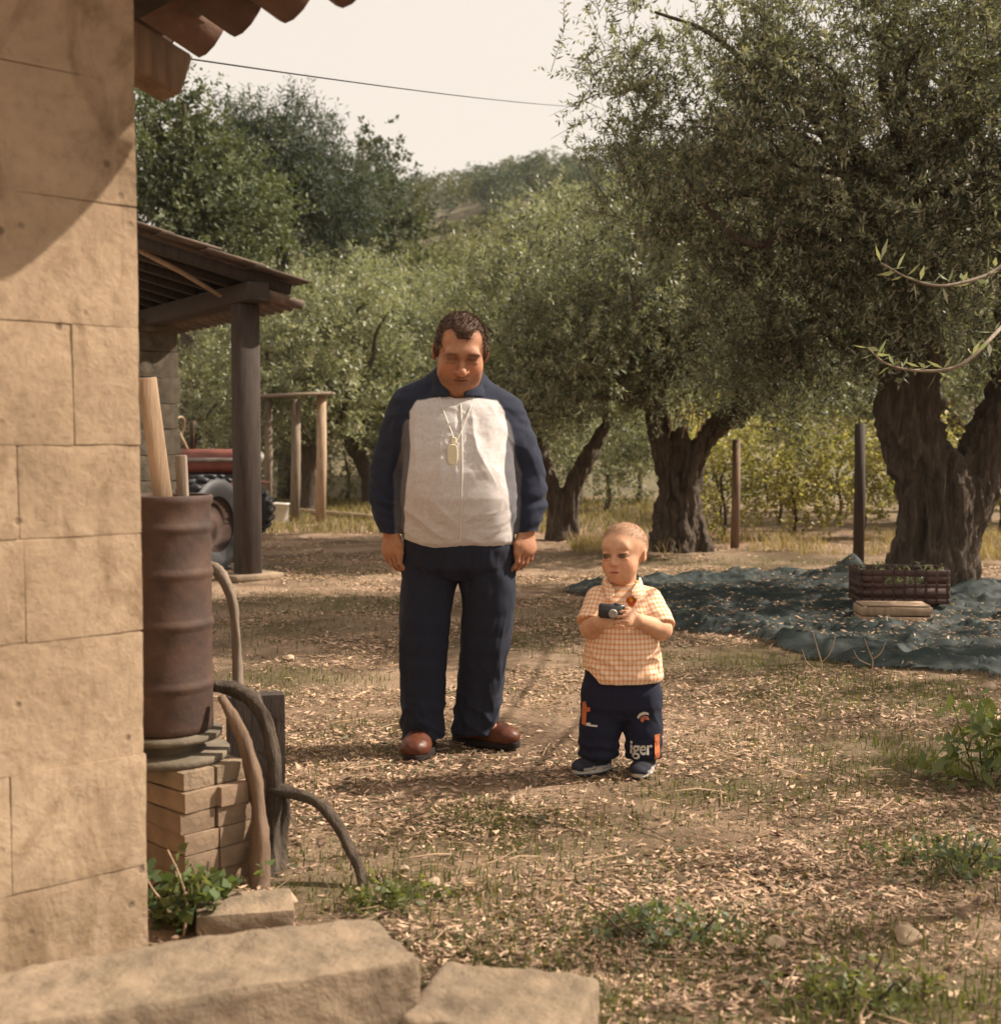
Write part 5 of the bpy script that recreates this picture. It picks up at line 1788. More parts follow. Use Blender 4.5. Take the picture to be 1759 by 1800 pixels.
su, sv = stripe(sp.outputs[0], .0165, .24), stripe(sp.outputs[1], .0185, .24)
ad = nt.nodes.new('ShaderNodeMath'); ad.operation = 'ADD'; nt.links.new(su, ad.inputs[0]); nt.links.new(sv, ad.inputs[1])
hf = nt.nodes.new('ShaderNodeMath'); hf.operation = 'MULTIPLY'; hf.inputs[1].default_value = .5; nt.links.new(ad.outputs[0], hf.inputs[0])
nt.links.new(ramp(nt, hf.outputs[0], [(0, (.82, .64, .49)), (.5, (.74, .43, .25)), (1, (.62, .28, .12))]), b.inputs['Base Color'])
b.inputs['Roughness'].default_value = .9
bump(nt, b, noise_tex(nt, 90, 4, .6), .4, .002)
M['check'] = m
STO = [(.335, .142, .108, .0, -.005), (.36, .146, .115, .0, -.01), (.45, .136, .115, .0, -.012), (.53, .126, .108, .002, -.008), (.60, .12, .098, .004, 0), (.645, .102, .085, .005, .004), (.675, .075, .066, .005, .01), (.70, .056, .056, .005, .01)]
f = Field(rg(-.20, .21, .0042), rg(-.16, .13, .0042), rg(.31, .74, .0042))
tor = loft(STO, 2.2)
f.put(tor, 0)
BSL = {}
for s in (-1, 1):
    A0, A1 = np.array(BA[s][0]), np.array(BA[s][1])
    e = A0 + (A1 - A0) * (.88 if s > 0 else .75)
    BSL[s] = (A0 + [-.012 * s, 0, 0], e)
    d = nrm(A1 - A0)
    cfn, clo, chi = cone(BSL[s][0], e + d * .03, .048, .057)
    f.put((lambda X, Y, Z, e=e, d=d, cfn=cfn: np.maximum(cfn(X, Y, Z), (X - e[0]) * d[0] + (Y - e[1]) * d[1] + (Z - e[2]) * d[2] - .006), clo, chi), .022)
f.put(cone((.005, .01, .665), (.003, .005, .80), .047, .05), .006, 's')
f.put(cone((-.012, -.105, .648), (-.012, -.06, .72), .006, .03), .008, 's')
f.cut(lambda X, Y, Z: .345 + .05 * np.clip((-X - .085) / .05, 0, 1) - .0 * Y - Z)
V, Q = f.mesh()
N = vnormals(V, Q)
x, y, z = V.T
dt = tor[0](x, y, z)
ds = {s: cone(BSL[s][0], BSL[s][1], .05, .054)[0](x, y, z) for s in (-1, 1)}
isl = np.minimum(ds[-1], ds[1]) < dt + .002
th_ = np.arctan2(x, -(y + .005))
u = th_ * .128; v = z.copy()
for s in (-1, 1):
    k_ = isl & (x * s > 0)
    d = nrm(BSL[s][1] - BSL[s][0])
    v[k_] = ((V[k_] - BSL[s][0]) @ d)
    w1 = nrm(np.cross(d, (0, 1, 0))); w2 = np.cross(d, w1)
    r0 = V[k_] - BSL[s][0]
    u[k_] = np.arctan2(r0 @ w1, r0 @ w2) * .052
V = folds(V, N, .0055, 9, 53, (1, 1, 1.4))
V = V + N * (.0055 * np.clip((.50 - z) / .06, 0, 1) * (1 - 1.8 * np.abs(np.sin(z * 44 + x * 10 + 5 * fbm(V * 8, 2, 3))) ** .7) * (np.abs(x) < .125) * np.clip((z - .352) / .03, .1, 1))[:, None]
sh = link('shirt', mesh_np('shirt', V, Q, uvp=np.stack([u + .002 * fbm(V * 20, 2, 1), v, 0 * u], -1)), M['check'], boy)
sbvh = BVHTree.FromPolygons([tuple(q) for q in V], [tuple(int(i) for i in q) for q in Q])
for s in (-1, 1):                                       # collar points
    P0 = np.array([(s * .010 - .008, -.082, .672), (s * .052, -.056, .708), (s * .062, .03, .728), (s * .076, .03, .694), (s * .074, -.062, .668), (s * .055 - .008, -.112, .635)])
    if s < 0: P0[:, 0] += -.0
    Vt = np.vstack([P0, P0 + np.array((s * .003, -.009, .004))])
    Qc = [(0, 1, 4, 5), (1, 2, 3, 4), (6, 11, 10, 7), (7, 10, 9, 8), (0, 6, 7, 1), (1, 7, 8, 2), (2, 8, 9, 3), (3, 9, 10, 4), (4, 10, 11, 5), (5, 11, 6, 0)]
    me = mesh_np('collar', Vt, np.array(Qc), smooth=False, uvp=np.stack([Vt[:, 0], Vt[:, 2], Vt[:, 2] * 0], -1))
    o = link('collar', me, M['check'], sh)
    md = o.modifiers.new('round', 'SUBSURF'); md.levels = md.render_levels = 2
# motif on the chest
for (cx_, cz_, rx_, rz_, cc, off) in ((.025, .640, .0175, .016, (.42, .07, .02), .003), (.024, .646, .007, .008, (.62, .33, .03), .0042)):
    g_ = np.linspace(0, 2 * math.pi, 25)[:-1]
    pts = [onto(sbvh, cx_, cz_, off)] + [onto(sbvh, cx_ + rx_ * math.cos(q) * (1 + .14 * math.sin(3 * q)), cz_ + rz_ * math.sin(q) * (1 + .12 * math.cos(5 * q)), off) for q in g_]
    T = [(0, i + 1, (i + 1) % 24 + 1) for i in range(24)]
    link('motif', mesh_np('motif', np.array(pts), None, np.array(T), col=np.tile(cc, (25, 1))), M['cloth'], sh)

# wide dark trousers with printed lettering
f = Field(rg(-.20, .20, .0045), rg(-.14, .14, .0045), rg(.03, .40, .0045))
f.put(loft([(.215, .085, .06, -.002, 0), (.25, .125, .095, -.002, 0), (.30, .136, .104, -.002, 0), (.39, .13, .1, 0, 0)], 2.4), 0)
BT = {-1: ([(-.068, 0, .27), (-.079, .0, .17), (-.086, .005, .05)], [.076, .074, .070]), 1: ([(.070, -.005, .27), (.078, -.012, .17), (.080, -.015, .05)], [.074, .068, .062])}
for s in (-1, 1):
    f.put(cone(BT[s][0][0], BT[s][0][1], *BT[s][1][:2]), .035)
    f.put(cone(BT[s][0][1], BT[s][0][2], *BT[s][1][1:]), .006)
f.cut(lambda X, Y, Z: np.where(X < 0, .062, .058) - Z)
V, Q = f.mesh()
N = vnormals(V, Q)
V = folds(V, N, .0042, 10, 63, (1, 1, .7))
V = V + N * (.004 * np.clip((.15 - V[:, 2]) / .06, 0, 1) * np.sin(V[:, 2] * 120 + 9 * fbm(V * 9, 2, 5)))[:, None]
tc_ = np.tile(np.array((.014, .0155, .033)), (len(V), 1))
bt = link('trousers', mesh_np('trousers', V, Q, col=tc_), M['cloth'], boy)
tbvh = BVHTree.FromPolygons([tuple(q) for q in V], [tuple(int(i) for i in q) for q in Q])


def pz(px, py): return (px - 1095) / 483.5, (1363 - py) / 483.5


def decal(name, poly, colr, off=.003, fine=True, parent=None):
    """A flat printed patch laid over the trousers."""
    bm = bmesh.new()
    vs = [bm.verts.new((a, 0, b_)) for a, b_ in poly]
    bm.faces.new(vs)
    bmesh.ops.triangulate(bm, faces=bm.faces[:])
    bmesh.ops.subdivide_edges(bm, edges=bm.edges[:], cuts=3)
    bmesh.ops.triangulate(bm, faces=bm.faces[:])
    for v_ in bm.verts: v_.co = Vector(onto(tbvh, v_.co.x, v_.co.z, off))
    me = bpy.data.meshes.new(name); bm.to_mesh(me); bm.free()
    cc = me.attributes.new('Col', 'FLOAT_COLOR', 'POINT')
    cc.data.foreach_set('color', np.tile(np.array((*colr, 1), np.float32), len(me.vertices)))
    return link(name, me, M['cloth'], parent or bt)


ORG, WHT = (.55, .16, .06), (.62, .58, .54)
decal('orange_patch', [pz(1149, 1288), pz(1159, 1287), pz(1160, 1331), pz(1150, 1333)], ORG, .006)
decal('orange_print', [pz(1023, 1273), pz(1029, 1274), pz(1031, 1250), pz(1037, 1247), pz(1036, 1240), pz(1031, 1241), pz(1029, 1231), pz(1024, 1234)], ORG, .004)
decal('white_print', [pz(1030, 1269), pz(1037, 1268), pz(1038, 1271), pz(1049, 1271), pz(1049, 1274), pz(1030, 1274)], WHT)
for pts, cc, of in (([(1118, 1256), (1122, 1249), (1129, 1246), (1137, 1248), (1139, 1253), (1131, 1251), (1124, 1254), (1120, 1260)], WHT, .003),
                    ([(1124, 1257), (1130, 1253), (1138, 1256), (1139, 1262), (1132, 1260), (1127, 1266), (1124, 1263)], ORG, .003),
                    ([(1129, 1255), (1133, 1256), (1132, 1260), (1128, 1259)], (.1, .14, .3), .005)):
    decal('emblem', [pz(*q) for q in pts], cc, of)


def lettering(txt, px, py, hpx, colr, parent, name='lettering', slant=0.0):
    cu = bpy.data.curves.new(name, 'FONT'); cu.body = txt; cu.size = 1; cu.offset = .018; cu.space_character = .92
    tmp = bpy.data.objects.new(name, cu); COL.objects.link(tmp)
    dg = bpy.context.evaluated_depsgraph_get()
    me = bpy.data.meshes.new_from_object(tmp.evaluated_get(dg))
    bpy.data.objects.remove(tmp)
    bm = bmesh.new(); bm.from_mesh(me)
    bmesh.ops.triangulate(bm, faces=bm.faces[:])
    k = hpx / 483.5 / .72
    x0, z0 = pz(px, py)
    for v_ in bm.verts:
        xx, zz = x0 + v_.co.x * k * .80, z0 + v_.co.y * k + slant * v_.co.x * k
        v_.co = Vector(onto(tbvh, xx, zz, .0045))
    bm.to_mesh(me); bm.free()
    me.materials.clear()
    cc = me.attributes.new('Col', 'FLOAT_COLOR', 'POINT')
    cc.data.foreach_set('color', np.tile(np.array((*colr, 1), np.float32), len(me.vertices)))
    return link(name, me, M['cloth'], parent)


lettering('iger', 1106, 1323, 25, WHT, bt, slant=.03)


def trainer(V, L, W, H):
    c = np.tile(np.array((.02, .02, .03)), (len(V), 1))
    c[(np.abs(V[:, 0]) > W * .36) & (V[:, 2] < H * .5)] = (.36, .33, .30)
    c[(V[:, 1] < -L * .36)] = (.03, .03, .045)
    return c


def tsole(V, L, W, h):
    c = np.tile(np.array((.42, .39, .35)), (len(V), 1))
    c[V[:, 2] < h * .45] = (.03, .03, .04)
    return c


shoe(boy, (-.112, -.02, 0), -1.0, .165, .075, .068, trainer, tsole, .02, True)
shoe(boy, (.072, -.045, 0), -.35, .165, .075, .068, trainer, tsole, .02, True)

# the black toy in his hands
toy = thing('toy_camera', 'small black toy camera held in the boy\'s hands', 'toy camera', boy_loc + [-.060, -.205, .622], .12)
MB().box((0, 0, 0), (.085, .034, .05), roty(.08), .006).build('casing', M['black_plastic'], toy)
MB().box((.03, 0, .017), (.04, .03, .016), roty(.3), .004).build('grip', M['black_plastic'], toy)
MB().lathe((.002, -.019, -.006), [(0, -.004), (.014, -.004), (.016, 0), (.016, .012), (.012, .014), (0, .01)], 20, (0, -1, 0)).build('lens', M['metal'], toy, True)
# ------------------------------------------------------------------ harvest net under the big olive
netp = [gnd(*q) for q in ((985, 1038), (1180, 1018), (1420, 1012), (1560, 1040), (1800, 1030), (1900, 1080), (1850, 1180), (1740, 1198), (1600, 1182), (1450, 1160), (1330, 1128), (1170, 1108), (1060, 1070))]
poly = np.array([(q[0], q[1]) for q in netp])


def inside(x, y, poly):
    r = np.zeros(len(x), bool)
    j = len(poly) - 1
    for i in range(len(poly)):
        xi, yi = poly[i]; xj, yj = poly[j]
        c = ((yi > y) != (yj > y)) & (x < (xj - xi) * (y - yi) / (yj - yi + 1e-9) + xi)
        r ^= c
        j = i
    return r


def poly_dist(x, y, poly):
    d = np.full(len(x), 1e9)
    for i in range(len(poly)):
        a, b_ = poly[i], poly[(i + 1) % len(poly)]
        ab = b_ - a
        t = np.clip(((x - a[0]) * ab[0] + (y - a[1]) * ab[1]) / (ab @ ab), 0, 1)
        d = np.minimum(d, np.hypot(x - a[0] - t * ab[0], y - a[1] - t * ab[1]))
    return d


xs = np.arange(poly[:, 0].min() - .2, poly[:, 0].max() + .2, .02); ys = np.arange(poly[:, 1].min() - .2, poly[:, 1].max() + .2, .02)
X, Y = np.meshgrid(xs, ys, indexing='ij'); x, y = X.ravel(), Y.ravel()
P = np.stack([x, y, x * 0], -1)
wig = .18 * fbm(P * 3, 3, 40)
ins = inside(x + wig, y + wig * .6, poly)
dist = poly_dist(x, y, poly)
q = P * np.array((1.8, 4.2, 1)) + .7 * np.stack([fbm(P * 1.6, 2, 41), fbm(P * 1.6 + 5, 2, 42), 0 * x], -1)
rid = np.clip(1 - 2.6 * np.abs(fbm(q, 3, 43)), 0, 1)
q2 = P * np.array((4, 8, 1)) + .8 * np.stack([fbm(P * 4, 2, 46), fbm(P * 4 + 5, 2, 47), 0 * x], -1)
rid2 = np.clip(1 - 2.4 * np.abs(fbm(q2, 2, 48)), 0, 1)
dist2 = poly_dist(x + wig, y + wig * .6, poly)
edge = np.exp(-(dist / .16) ** 2)
hgt = .014 + .05 * rid ** 1.8 + .022 * rid2 ** 1.5 + .035 * edge * rid
for (px, py, hh, rr) in ((1500, 1030, .20, .30), (1010, 1045, .07, .3), (1720, 1060, .12, .3)):
    c = gnd(px, py)
    hgt = hgt + hh * np.exp(-(((x - c[0]) / rr) ** 2 + ((y - c[1]) / (rr * .8)) ** 2))
q3 = P * np.array((14, 20, 1)) + .8 * np.stack([fbm(P * 9, 2, 56), fbm(P * 9 + 5, 2, 57), 0 * x], -1)
hgt = hgt + .014 * np.clip(1 - 2.4 * np.abs(fbm(q3, 2, 58)), 0, 1)
hgt = .006 + hgt * np.clip(dist2 / .14, 0, 1) ** .7
z = gh(x, y) + hgt
NETZ = (xs, ys, hgt.reshape(len(xs), len(ys)), ins.reshape(len(xs), len(ys)))
nx, ny = len(xs), len(ys)
I = np.arange(nx * ny).reshape(nx, ny)
Q = np.stack([I[:-1, :-1], I[1:, :-1], I[1:, 1:], I[:-1, 1:]], -1).reshape(-1, 4)
Q = Q[ins[Q].all(1)]
used = np.unique(Q); mp = np.full(nx * ny, -1); mp[used] = np.arange(len(used))
m, nt, b = new_mat('harvest_net')
n = noise_tex(nt, 5, 6, .6)
nt.links.new(ramp(nt, n, [(.3, (.007, .015, .014)), (.55, (.012, .025, .024)), (.8, (.034, .054, .05))]), b.inputs['Base Color'])
b.inputs['Roughness'].default_value = .75
trn = nt.nodes.new('ShaderNodeBsdfTransparent')
ms = nt.nodes.new('ShaderNodeMixShader')
tc = nt.nodes.new('ShaderNodeTexCoord')
wv = []
for d_ in ('X', 'Y'):
    w_ = nt.nodes.new('ShaderNodeTexWave'); w_.bands_direction = d_; w_.inputs['Scale'].default_value = 60
    nt.links.new(tc.outputs['Object'], w_.inputs['Vector']); wv.append(w_.outputs[0])
mxx = nt.nodes.new('ShaderNodeMath'); mxx.operation = 'MAXIMUM'; nt.links.new(wv[0], mxx.inputs[0]); nt.links.new(wv[1], mxx.inputs[1])
mr = nt.nodes.new('ShaderNodeMapRange'); mr.inputs[1].default_value = .25; mr.inputs[2].default_value = .6; mr.inputs[3].default_value = .3; mr.inputs[4].default_value = 1
nt.links.new(mxx.outputs[0], mr.inputs[0])
nt.links.new(mr.outputs[0], ms.inputs[0]); nt.links.new(trn.outputs[0], ms.inputs[1]); nt.links.new(b.outputs[0], ms.inputs[2])
nt.links.new(ms.outputs[0], nt.nodes['Material Output'].inputs[0])
net = link('harvest_net', mesh_np('harvest_net', np.stack([x, y, z], -1)[used], mp[Q]), m)
tag(net, 'crumpled dark green olive harvest net spread under the big tree', 'net')

# ------------------------------------------------------------------ crates on the net
cp = gnd(1590, 1088)
cr = thing('plastic_crate', 'maroon slatted plastic crate filled with leafy twigs on the net', 'crate', (cp[0] + .02, cp[1] + .22, .10), -.09)
W_, D_, H_ = .60, .38, .235


def slatted(parent, mat, wall, axis, sign):
    """One crate wall: uprights and bars with open slots between."""
    L = W_ if axis == 'x' else D_
    mb = MB()
    def bx(u, z_, du, dz):
        if axis == 'x': mb.box((u, sign * D_ / 2, z_), (du, .014, dz), None, .002)
        else: mb.box((sign * W_ / 2, u, z_), (.014, du, dz), None, .002)
    for z_, dz in ((.018, .036), (.072, .03), (.125, .03), (.212, .046)): bx(0, z_, L, dz)
    if axis == 'x':
        bx(-L * .36, .17, L * .28, .04); bx(L * .36, .17, L * .28, .04)
    if axis == 'x':
        mb.box((0, sign * (D_ / 2 - .004), .07), (L - .02, .006, .13)); mb.box((-L * .36, sign * (D_ / 2 - .004), .16), (L * .26, .006, .08)); mb.box((L * .36, sign * (D_ / 2 - .004), .16), (L * .26, .006, .08))
    else: mb.box((sign * (W_ / 2 - .004), 0, .11), (.006, L - .02, .2))
    n = 9 if axis == 'x' else 6
    for i in range(n): bx(-L / 2 + .012 + i * (L - .024) / (n - 1), .118, .018, .234)
    return mb.build(wall, mat, parent)


slatted(cr, M['crate_plastic'], 'side_wall', 'x', -1); slatted(cr, M['crate_plastic'], 'side_wall', 'x', 1)
slatted(cr, M['crate_plastic'], 'end_wall', 'y', -1); slatted(cr, M['crate_plastic'], 'end_wall', 'y', 1)
MB().box((0, 0, .008), (W_ - .01, D_ - .01, .014)).build('floor', M['crate_plastic'], cr)
r_ = np.random.default_rng(31)
n = 130
Cc = np.stack([r_.uniform(-.27, .27, n), r_.uniform(-.16, .16, n), r_.uniform(.05, .2, n)], -1)
V, Q, c = leaf_cloud(Cc, nrm(r_.normal(0, 1, (n, 3)) * [1, 1, .4]), 12, .16, .055, .014, 33, .1, cols=((.05, .065, .03), (.11, .125, .06)))
V[:, 2] = np.clip(V[:, 2], .02, .27); V[:, 0] = np.clip(V[:, 0], -.285, .285); V[:, 1] = np.clip(V[:, 1], -.175, .175)
fill = tag(link('olive_twigs', mesh_np('olive_twigs', V, Q, col=c, smooth=False), M['olive'], None, cr.location, cr.rotation_euler), 'cut olive twigs heaped inside the maroon crate', 'twigs', kind='stuff')
c2 = gnd(1570, 1102)
wc = thing('wooden_box', 'low pale wooden box in front of the maroon crate', 'box', (c2[0] - .0, c2[1] + .03, .015), -.06)
for sy in (-1, 1):
    for k_ in range(2): MB().box((0, sy * .115, .035 + k_ * .062), (.44, .012, .054), None, .002).build('slat', M['palewood'], wc)
for sx in (-1, 1):
    for k_ in range(2): MB().box((sx * .222, 0, .035 + k_ * .062), (.012, .242, .054), None, .002).build('slat', M['palewood'], wc)
    for sy in (-1, 1): MB().box((sx * .205, sy * .10, .065), (.03, .022, .13)).build('corner_post', M['oldwood'], wc)
for k_ in range(4): MB().box((0, -.085 + k_ * .057, .133), (.43, .05, .01)).build('board', M['palewood'], wc)

# ------------------------------------------------------------------ loose stones
STONES = [(506, 1162, .085, 'rounded pale stone in the grass left of the man'), (762, 1560, .05, 'small pale stone on bare earth below the man\'s shoes'), (1008, 1640, .065, 'flat pale stone near the end of the low block'),
          (1366, 1666, .062, 'split pale stone among litter in the lower right'), (1598, 1660, .075, 'brown rounded stone alone near the lower right corner'), (708, 1533, .04, 'tiny pale stone beside the grass below the vine'),
          (560, 972, .12, 'dark stone in the sunny earth beyond the shed post'), (1340, 1022, .14, 'tan rock at the back edge of the net'), (1440, 1745, .045, 'small buff stone at the bottom right edge'), (950, 1632, .035, 'pebble beside the flat pale stone'),
          (505, 1590, .07, 'rough pale stone at the foot of the vine stems'), (1742, 1216, .11, 'grey stone at the right edge below the net')]
def pebble(s_, seed):
    """Angular field stone: a sphere with flats knocked off."""
    r2 = np.random.default_rng(seed)
    bm = bmesh.new(); bmesh.ops.create_icosphere(bm, subdivisions=4, radius=1.0)
    V = np.array([v.co[:] for v in bm.verts]); T = np.array([[v.index for v in f_.verts] for f_ in bm.faces]); bm.free()
    for _ in range(13):
        nn_ = nrm(r2.normal(0, 1, 3)); d_ = r2.uniform(.55, .85)
        e_ = np.maximum(V @ nn_ - d_, 0)
        V = V - e_[:, None] * nn_ * .93
    V = V * np.array((1.0, r2.uniform(.7, .95), r2.uniform(.5, .72))) * s_
    V = V + nrm(V) * (s_ * .05 * fbm(V / s_ * 3, 3, seed))[:, None]
    return mesh_np('field_stone', V, None, T, sharp=30)


for i, (px, py, s_, lb) in enumerate(STONES):
    p = gnd(px, py)
    s_ *= .5
    o = link('field_stone', pebble(s_, 900 + i), M['pebble'], None, (p[0], p[1] + s_ * .5, s_ * .28), (0, 0, random.uniform(0, 6)))
    tag(o, lb, 'stone', 'loose stones on the ground')

# ------------------------------------------------------------------ leaf litter, chips and grass
q = np.random.default_rng(77)


def scatter(n, y0, y1, dens_fn):
    t = q.uniform(0, 1, n)
    yy = y0 * (y1 / y0) ** (t ** .9)
    half = yy * .47 + .5
    xx = q.uniform(-1, 1, n) * half
    keep = q.uniform(0, 1, n) < dens_fn(xx, yy)
    return xx[keep], yy[keep]


def litter_d(x, y):
    P = np.stack([x * 1.1, y * 1.7, x * 0], -1)
    d = np.clip(.40 + 2.4 * fbm(P, 4, 60), .04, 1)
    d = d * (1 - .5 * np.clip(green_at(x, y), 0, 1))
    for px, py, rr in ((790, 1435, .28), (1330, 1225, .5), (1640, 1440, .35), (1230, 1600, .35), (560, 1310, .4), (1030, 1690, .3)):  # dense pale litter at these spots stands in for sun patches
        c = gnd(px, py)
        d = np.maximum(d, 1.1 * np.exp(-(((x - c[0]) / (rr * 1.5)) ** 2 + ((y - c[1]) / rr) ** 2)))
    return d


xa, ya = scatter(300000, 1.9, 12, litter_d)
xb, yb = scatter(90000, 7, 17, litter_d)
x, y = np.concatenate([xa, xb]), np.concatenate([ya, yb])
n = len(x)
z = gh(x, y)
ix = np.clip(np.searchsorted(NETZ[0], x), 0, len(NETZ[0]) - 1); iy = np.clip(np.searchsorted(NETZ[1], y), 0, len(NETZ[1]) - 1)
on = NETZ[3][ix, iy] & (x > NETZ[0][0]) & (x < NETZ[0][-1]) & (y > NETZ[1][0]) & (y < NETZ[1][-1])
kp = ~on | (q.uniform(0, 1, n) < .25)
z = z + np.where(on, NETZ[2][ix, iy], 0)
x, y, z = x[kp], y[kp], z[kp]; n = len(x)
yaw = q.uniform(0, 6.283, n)
ln = (1 + .06 * np.clip(y - 5, 0, 12)) * q.uniform(.010, .036, n) * np.where(q.uniform(0, 1, n) < .08, 1.6, 1); wd = ln * q.uniform(.16, .42, n)
d = np.stack([np.cos(yaw), np.sin(yaw), q.normal(0, .22, n)], -1); d = nrm(d)
s = nrm(np.stack([-np.sin(yaw), np.cos(yaw), q.normal(0, .5, n)], -1))
up = np.cross(d, s) * np.sign(np.cross(d, s)[:, 2:3] + 1e-9)
b0 = np.stack([x, y, z + q.uniform(.003, .012, n)], -1)
cv = (q.uniform(-.2, .7, n) * wd)[:, None]
V = np.stack([b0 - d * (ln / 2)[:, None] + up * cv * .6, b0 - s * (wd / 2)[:, None], b0 + d * (ln / 2)[:, None] + up * cv, b0 + s * (wd / 2)[:, None]], 1)
t = q.uniform(0, 1, (n, 1)) ** 1.2
col = np.array((.09, .052, .033)) * (1 - t) + np.array((.72, .50, .35)) * t
ol_ = q.uniform(0, 1, n) < .12
col[ol_] = np.array((.11, .11, .06)) * q.uniform(.6, 1.3, (ol_.sum(), 1))
tag(link('leaf_litter', mesh_np('leaf_litter', V.reshape(-1, 3), np.arange(n * 4).reshape(-1, 4), col=np.repeat(col, 4, 0), smooth=False), M['litter']),
    'dry leaves and wood chips littering the whole yard', 'leaf litter', kind='stuff')
# thin dry sticks
nst = 900
x, y = scatter(nst * 2, 2.0, 9, lambda a, b_: np.full(len(a), .5)); n = len(x)
yaw = q.uniform(0, 6.283, n); ln = q.uniform(.05, .2, n)
a = np.stack([x, y, gh(x, y) + .006], -1); e = a + np.stack([np.cos(yaw) * ln, np.sin(yaw) * ln, q.uniform(0, .03, n)], -1)
mid = (a + e) / 2 + np.stack([q.normal(0, .01, n), q.normal(0, .01, n), q.uniform(0, .012, n)], -1)
w_ = np.stack([-np.sin(yaw), np.cos(yaw), 0 * yaw], -1) * q.uniform(.0012, .003, (n, 1)); h_ = np.array((0, 0, 1)) * .0035
V = np.stack([a - w_, a + w_, a + h_, mid - w_, mid + w_, mid + h_, e - w_ * .5, e + w_ * .5, e + h_ * .5], 1).reshape(-1, 3)
base = np.arange(n)[:, None] * 9
QQ = np.concatenate([base + np.array(k_) for k_ in ((0, 3, 5, 2), (2, 5, 4, 1), (3, 6, 8, 5), (5, 8, 7, 4))])
col = np.repeat(np.array((.22, .15, .095)) * q.uniform(.5, 1.8, (n, 1)), 9, 0)
tag(link('dry_sticks', mesh_np('dry_sticks', V, QQ, col=col, smooth=False), M['litter']), 'thin dry sticks scattered over the yard', 'sticks', kind='stuff')


def blades(x, y, h, w, cols, lean=.5, zb=None):
    n = len(x)
    yaw = q.uniform(0, 6.283, n)
    d = np.stack([np.cos(yaw), np.sin(yaw), 0 * yaw], -1); s = np.stack([-np.sin(yaw), np.cos(yaw), 0 * yaw], -1)
    b0 = np.stack([x, y, gh(x, y) - .004 if zb is None else zb], -1)
    h = h * q.uniform(.5, 1.4, n); ln = (h * q.uniform(.1, lean * 1.6, n))[:, None]
    w = (w * q.uniform(.6, 1.4, n))[:, None]
    up = np.array((0, 0, 1.0))
    V = np.stack([b0 - s * w, b0 + s * w, b0 + d * ln * .35 + up * (h * .6)[:, None] + s * w * .7, b0 + d * ln * .35 + up * (h * .6)[:, None] - s * w * .7, b0 + d * ln + up * h[:, None]], 1).reshape(-1, 3)
    k_ = np.arange(n)[:, None] * 5
    t = q.uniform(0, 1, (n, 1))
    c = np.array(cols[0]) * (1 - t) + np.array(cols[1]) * t
    return V, k_ + np.array((0, 1, 2, 3)), k_ + np.array((3, 2, 4)), np.repeat(c, 5, 0)


def grass_d(x, y):
    P = np.stack([x * 5, y * 5, x * 0], -1)
    g = green_at(x, y)
    P2 = np.stack([x * 1.4, y * 2, x * 0], -1)
    return np.clip(g * (.55 + .9 * fbm(P, 2, 70)), 0, 1) * .85 + .12 * np.clip(fbm(P2, 3, 72) * 2.4 + .1, 0, 1)


x, y = scatter(260000, 1.9, 13, grass_d)
V, Q, T, c = blades(x, y, np.full(len(x), .036), .0021, ((.06, .075, .022), (.17, .165, .055)))
tag(link('grass', mesh_np('grass', V, Q, T, col=c, smooth=False), M['grass']), 'low green weeds and grass in patches over the yard', 'grass', kind='stuff')
# tall dry grass along the vineyard
n = 30000
x = q.uniform(.8, 9.5, n); y = q.uniform(12.4, 15.4, n) + x * .05
keep = (fbm(np.stack([x * 1.2, y * 1.2, x * 0], -1), 2, 80) + .35 > q.uniform(0, .8, n)) & ((y > 13.4) | (x > 4.4))
x, y = x[keep], y[keep]
V, Q, T, c = blades(x, y, np.full(len(x), .15), .0035, ((.2, .14, .07), (.42, .31, .18)), 1.0)
tag(link('dry_grass', mesh_np('dry_grass', V, Q, T, col=c, smooth=False), M['grass']), 'tall straw-coloured dry grass in front of the vines', 'dry grass', kind='stuff')
n = 22000
x = q.uniform(-9, 3, n); y = q.uniform(16.5, 26, n)
V, Q, T, c = blades(x, y, np.full(len(x), .11), .007, ((.13, .11, .045), (.3, .225, .12)), .6)
tag(link('far_grass', mesh_np('far_grass', V, Q, T, col=c, smooth=False), M['grass']), 'rough pale grass under the olives behind the man', 'grass', kind='stuff')

# weeds with broad leaves: ivy by the wall, plant at the right edge, dry stalks
def weed(name, label, p, n, spread, hgt, llen, lw, cols, seed, cat):
    r2 = np.random.default_rng(seed)
    t = thing(name, label, cat, p)
    C = np.stack([r2.normal(0, spread, n), r2.normal(0, spread * .7, n), r2.uniform(0, hgt, n) ** 1.0], -1)
    V, Q, c = leaf_cloud(C, nrm(r2.normal(0, .5, (n, 3)) + [0, 0, .8]), 5, llen * 1.4, llen, lw, seed, .3, cols=cols)
    V[:, 2] = np.maximum(V[:, 2], .005)
    link('leaves', mesh_np('leaves', V, Q, col=c, smooth=False), M['vineleaf'], t)
    mb = MB()
    for i in range(6):
        e = C[i * (n // 7)]
        mb.tube(smooth_path([(e[0] * .3, e[1] * .3, 0), e * [.7, .7, .6] + [0, 0, .01], e + [0, 0, .04]], 6), [.003] * 6, 5)
    mb.build('stalks', M['grass'] if False else M['bark'], t)
    return t


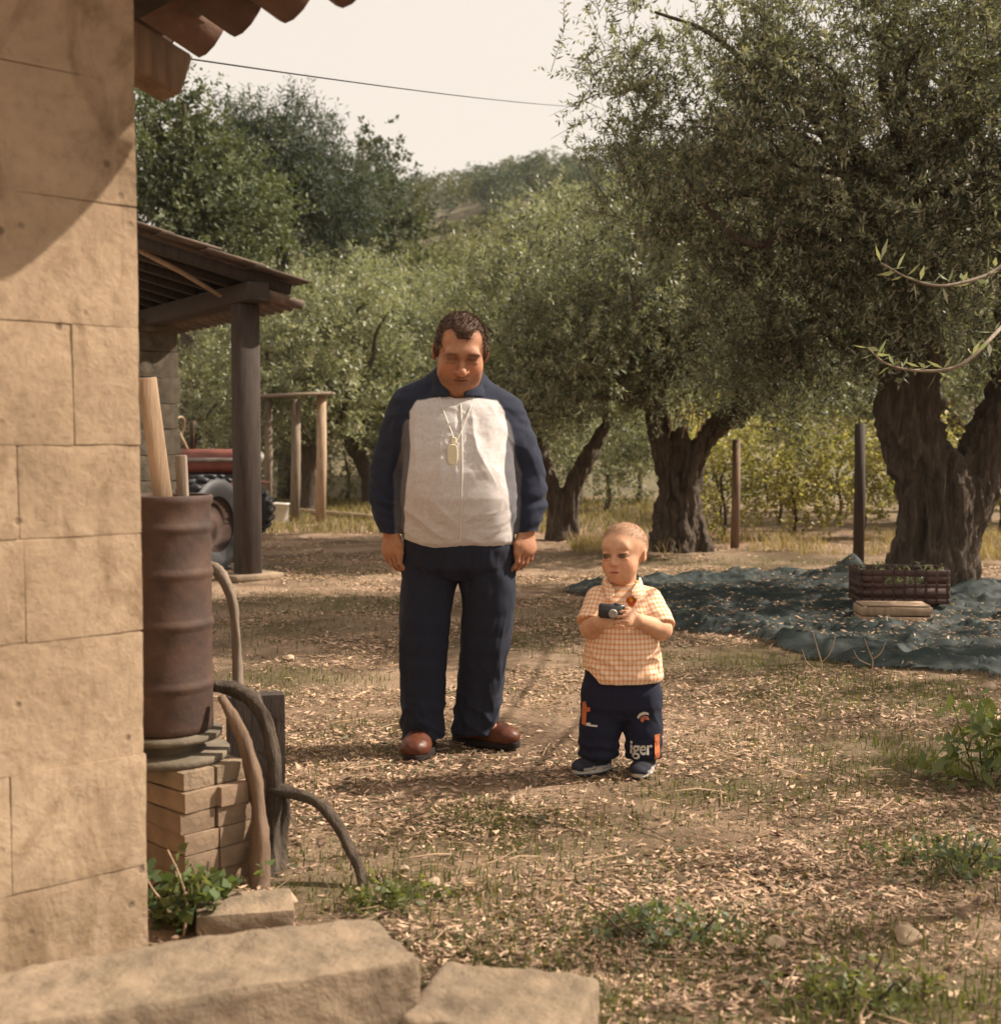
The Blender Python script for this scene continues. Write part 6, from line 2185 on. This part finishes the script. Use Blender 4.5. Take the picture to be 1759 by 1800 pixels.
weed('ivy', 'dark green ivy filling the gap between wall and large block', gnd(335, 1640) + [0, .05, 0], 90, .07, .12, .035, .028, ((.03, .05, .02), (.09, .12, .045)), 1, 'ivy')
weed('weed_plant', 'leafy green weed at the right edge of the yard', gnd(1735, 1375), 46, .09, .22, .075, .03, ((.05, .075, .025), (.14, .16, .06)), 2, 'weed')
weed('weed_plant', 'bluish green weed clump low at the right edge', gnd(1690, 1525), 60, .10, .05, .03, .014, ((.05, .075, .04), (.12, .14, .08)), 3, 'weed')
weed('weed_plant', 'bluish green weed clump in the foreground middle', gnd(1165, 1650), 60, .08, .045, .028, .013, ((.05, .075, .04), (.12, .14, .08)), 4, 'weed')
weed('weed_plant', 'green weed tuft by the pale stones on the left', gnd(705, 1600), 50, .07, .05, .03, .013, ((.05, .07, .025), (.13, .14, .055)), 5, 'weed')
weed('weed_plant', 'green weed tuft at the bottom edge right of centre', gnd(1490, 1760), 60, .09, .05, .03, .013, ((.05, .07, .025), (.15, .15, .055)), 6, 'weed')
for i, (px, py, lb) in enumerate(((1440, 1210, 'forked dry stalk standing at the front edge of the net'), (1530, 1190, 'thin dry stalk right of the forked one by the net'), (322, 1625, 'pale dry stalk standing in the ivy by the bricks'))):
    b = gnd(px, py) if i < 2 else gnd(px, 1650)
    t = thing('dry_stalk', lb, 'stalk', b, group='dry stalks')
    h = (.28, .2, .22)[i]
    mb = MB()
    mb.tube(smooth_path([(0, 0, 0), (.01, 0, h * .4), (-.01, .01, h * .7), (-.035, 0, h)], 10), np.linspace(.004, .002, 10), 5)
    mb.tube(smooth_path([(.005, 0, h * .45), (.05, 0, h * .62), (.075, 0, h * .92)], 8), np.linspace(.003, .0015, 8), 5)
    mb.tube(smooth_path([(0, 0, h * .3), (-.06, .01, h * .45), (-.09, 0, h * .7)], 8), np.linspace(.003, .0015, 8), 5)
    mb.build('stem', M['palewood'], t, True)

# ------------------------------------------------------------------ thin haze over the valley
hz = MB().box((0, 260, 48), (420, 640, 100)).build('haze', None)
m = bpy.data.materials.new('haze_air'); m.use_nodes = True
nt = m.node_tree
for n_ in list(nt.nodes):
    if n_.type != 'OUTPUT_MATERIAL': nt.nodes.remove(n_)
pv = nt.nodes.new('ShaderNodeVolumePrincipled')
pv.inputs['Color'].default_value = (.86, .88, .92, 1)
pv.inputs['Density'].default_value = .0002
nt.links.new(pv.outputs[0], nt.nodes['Material Output'].inputs['Volume'])
hz.data.materials.append(m)
tag(hz, kind='stuff')
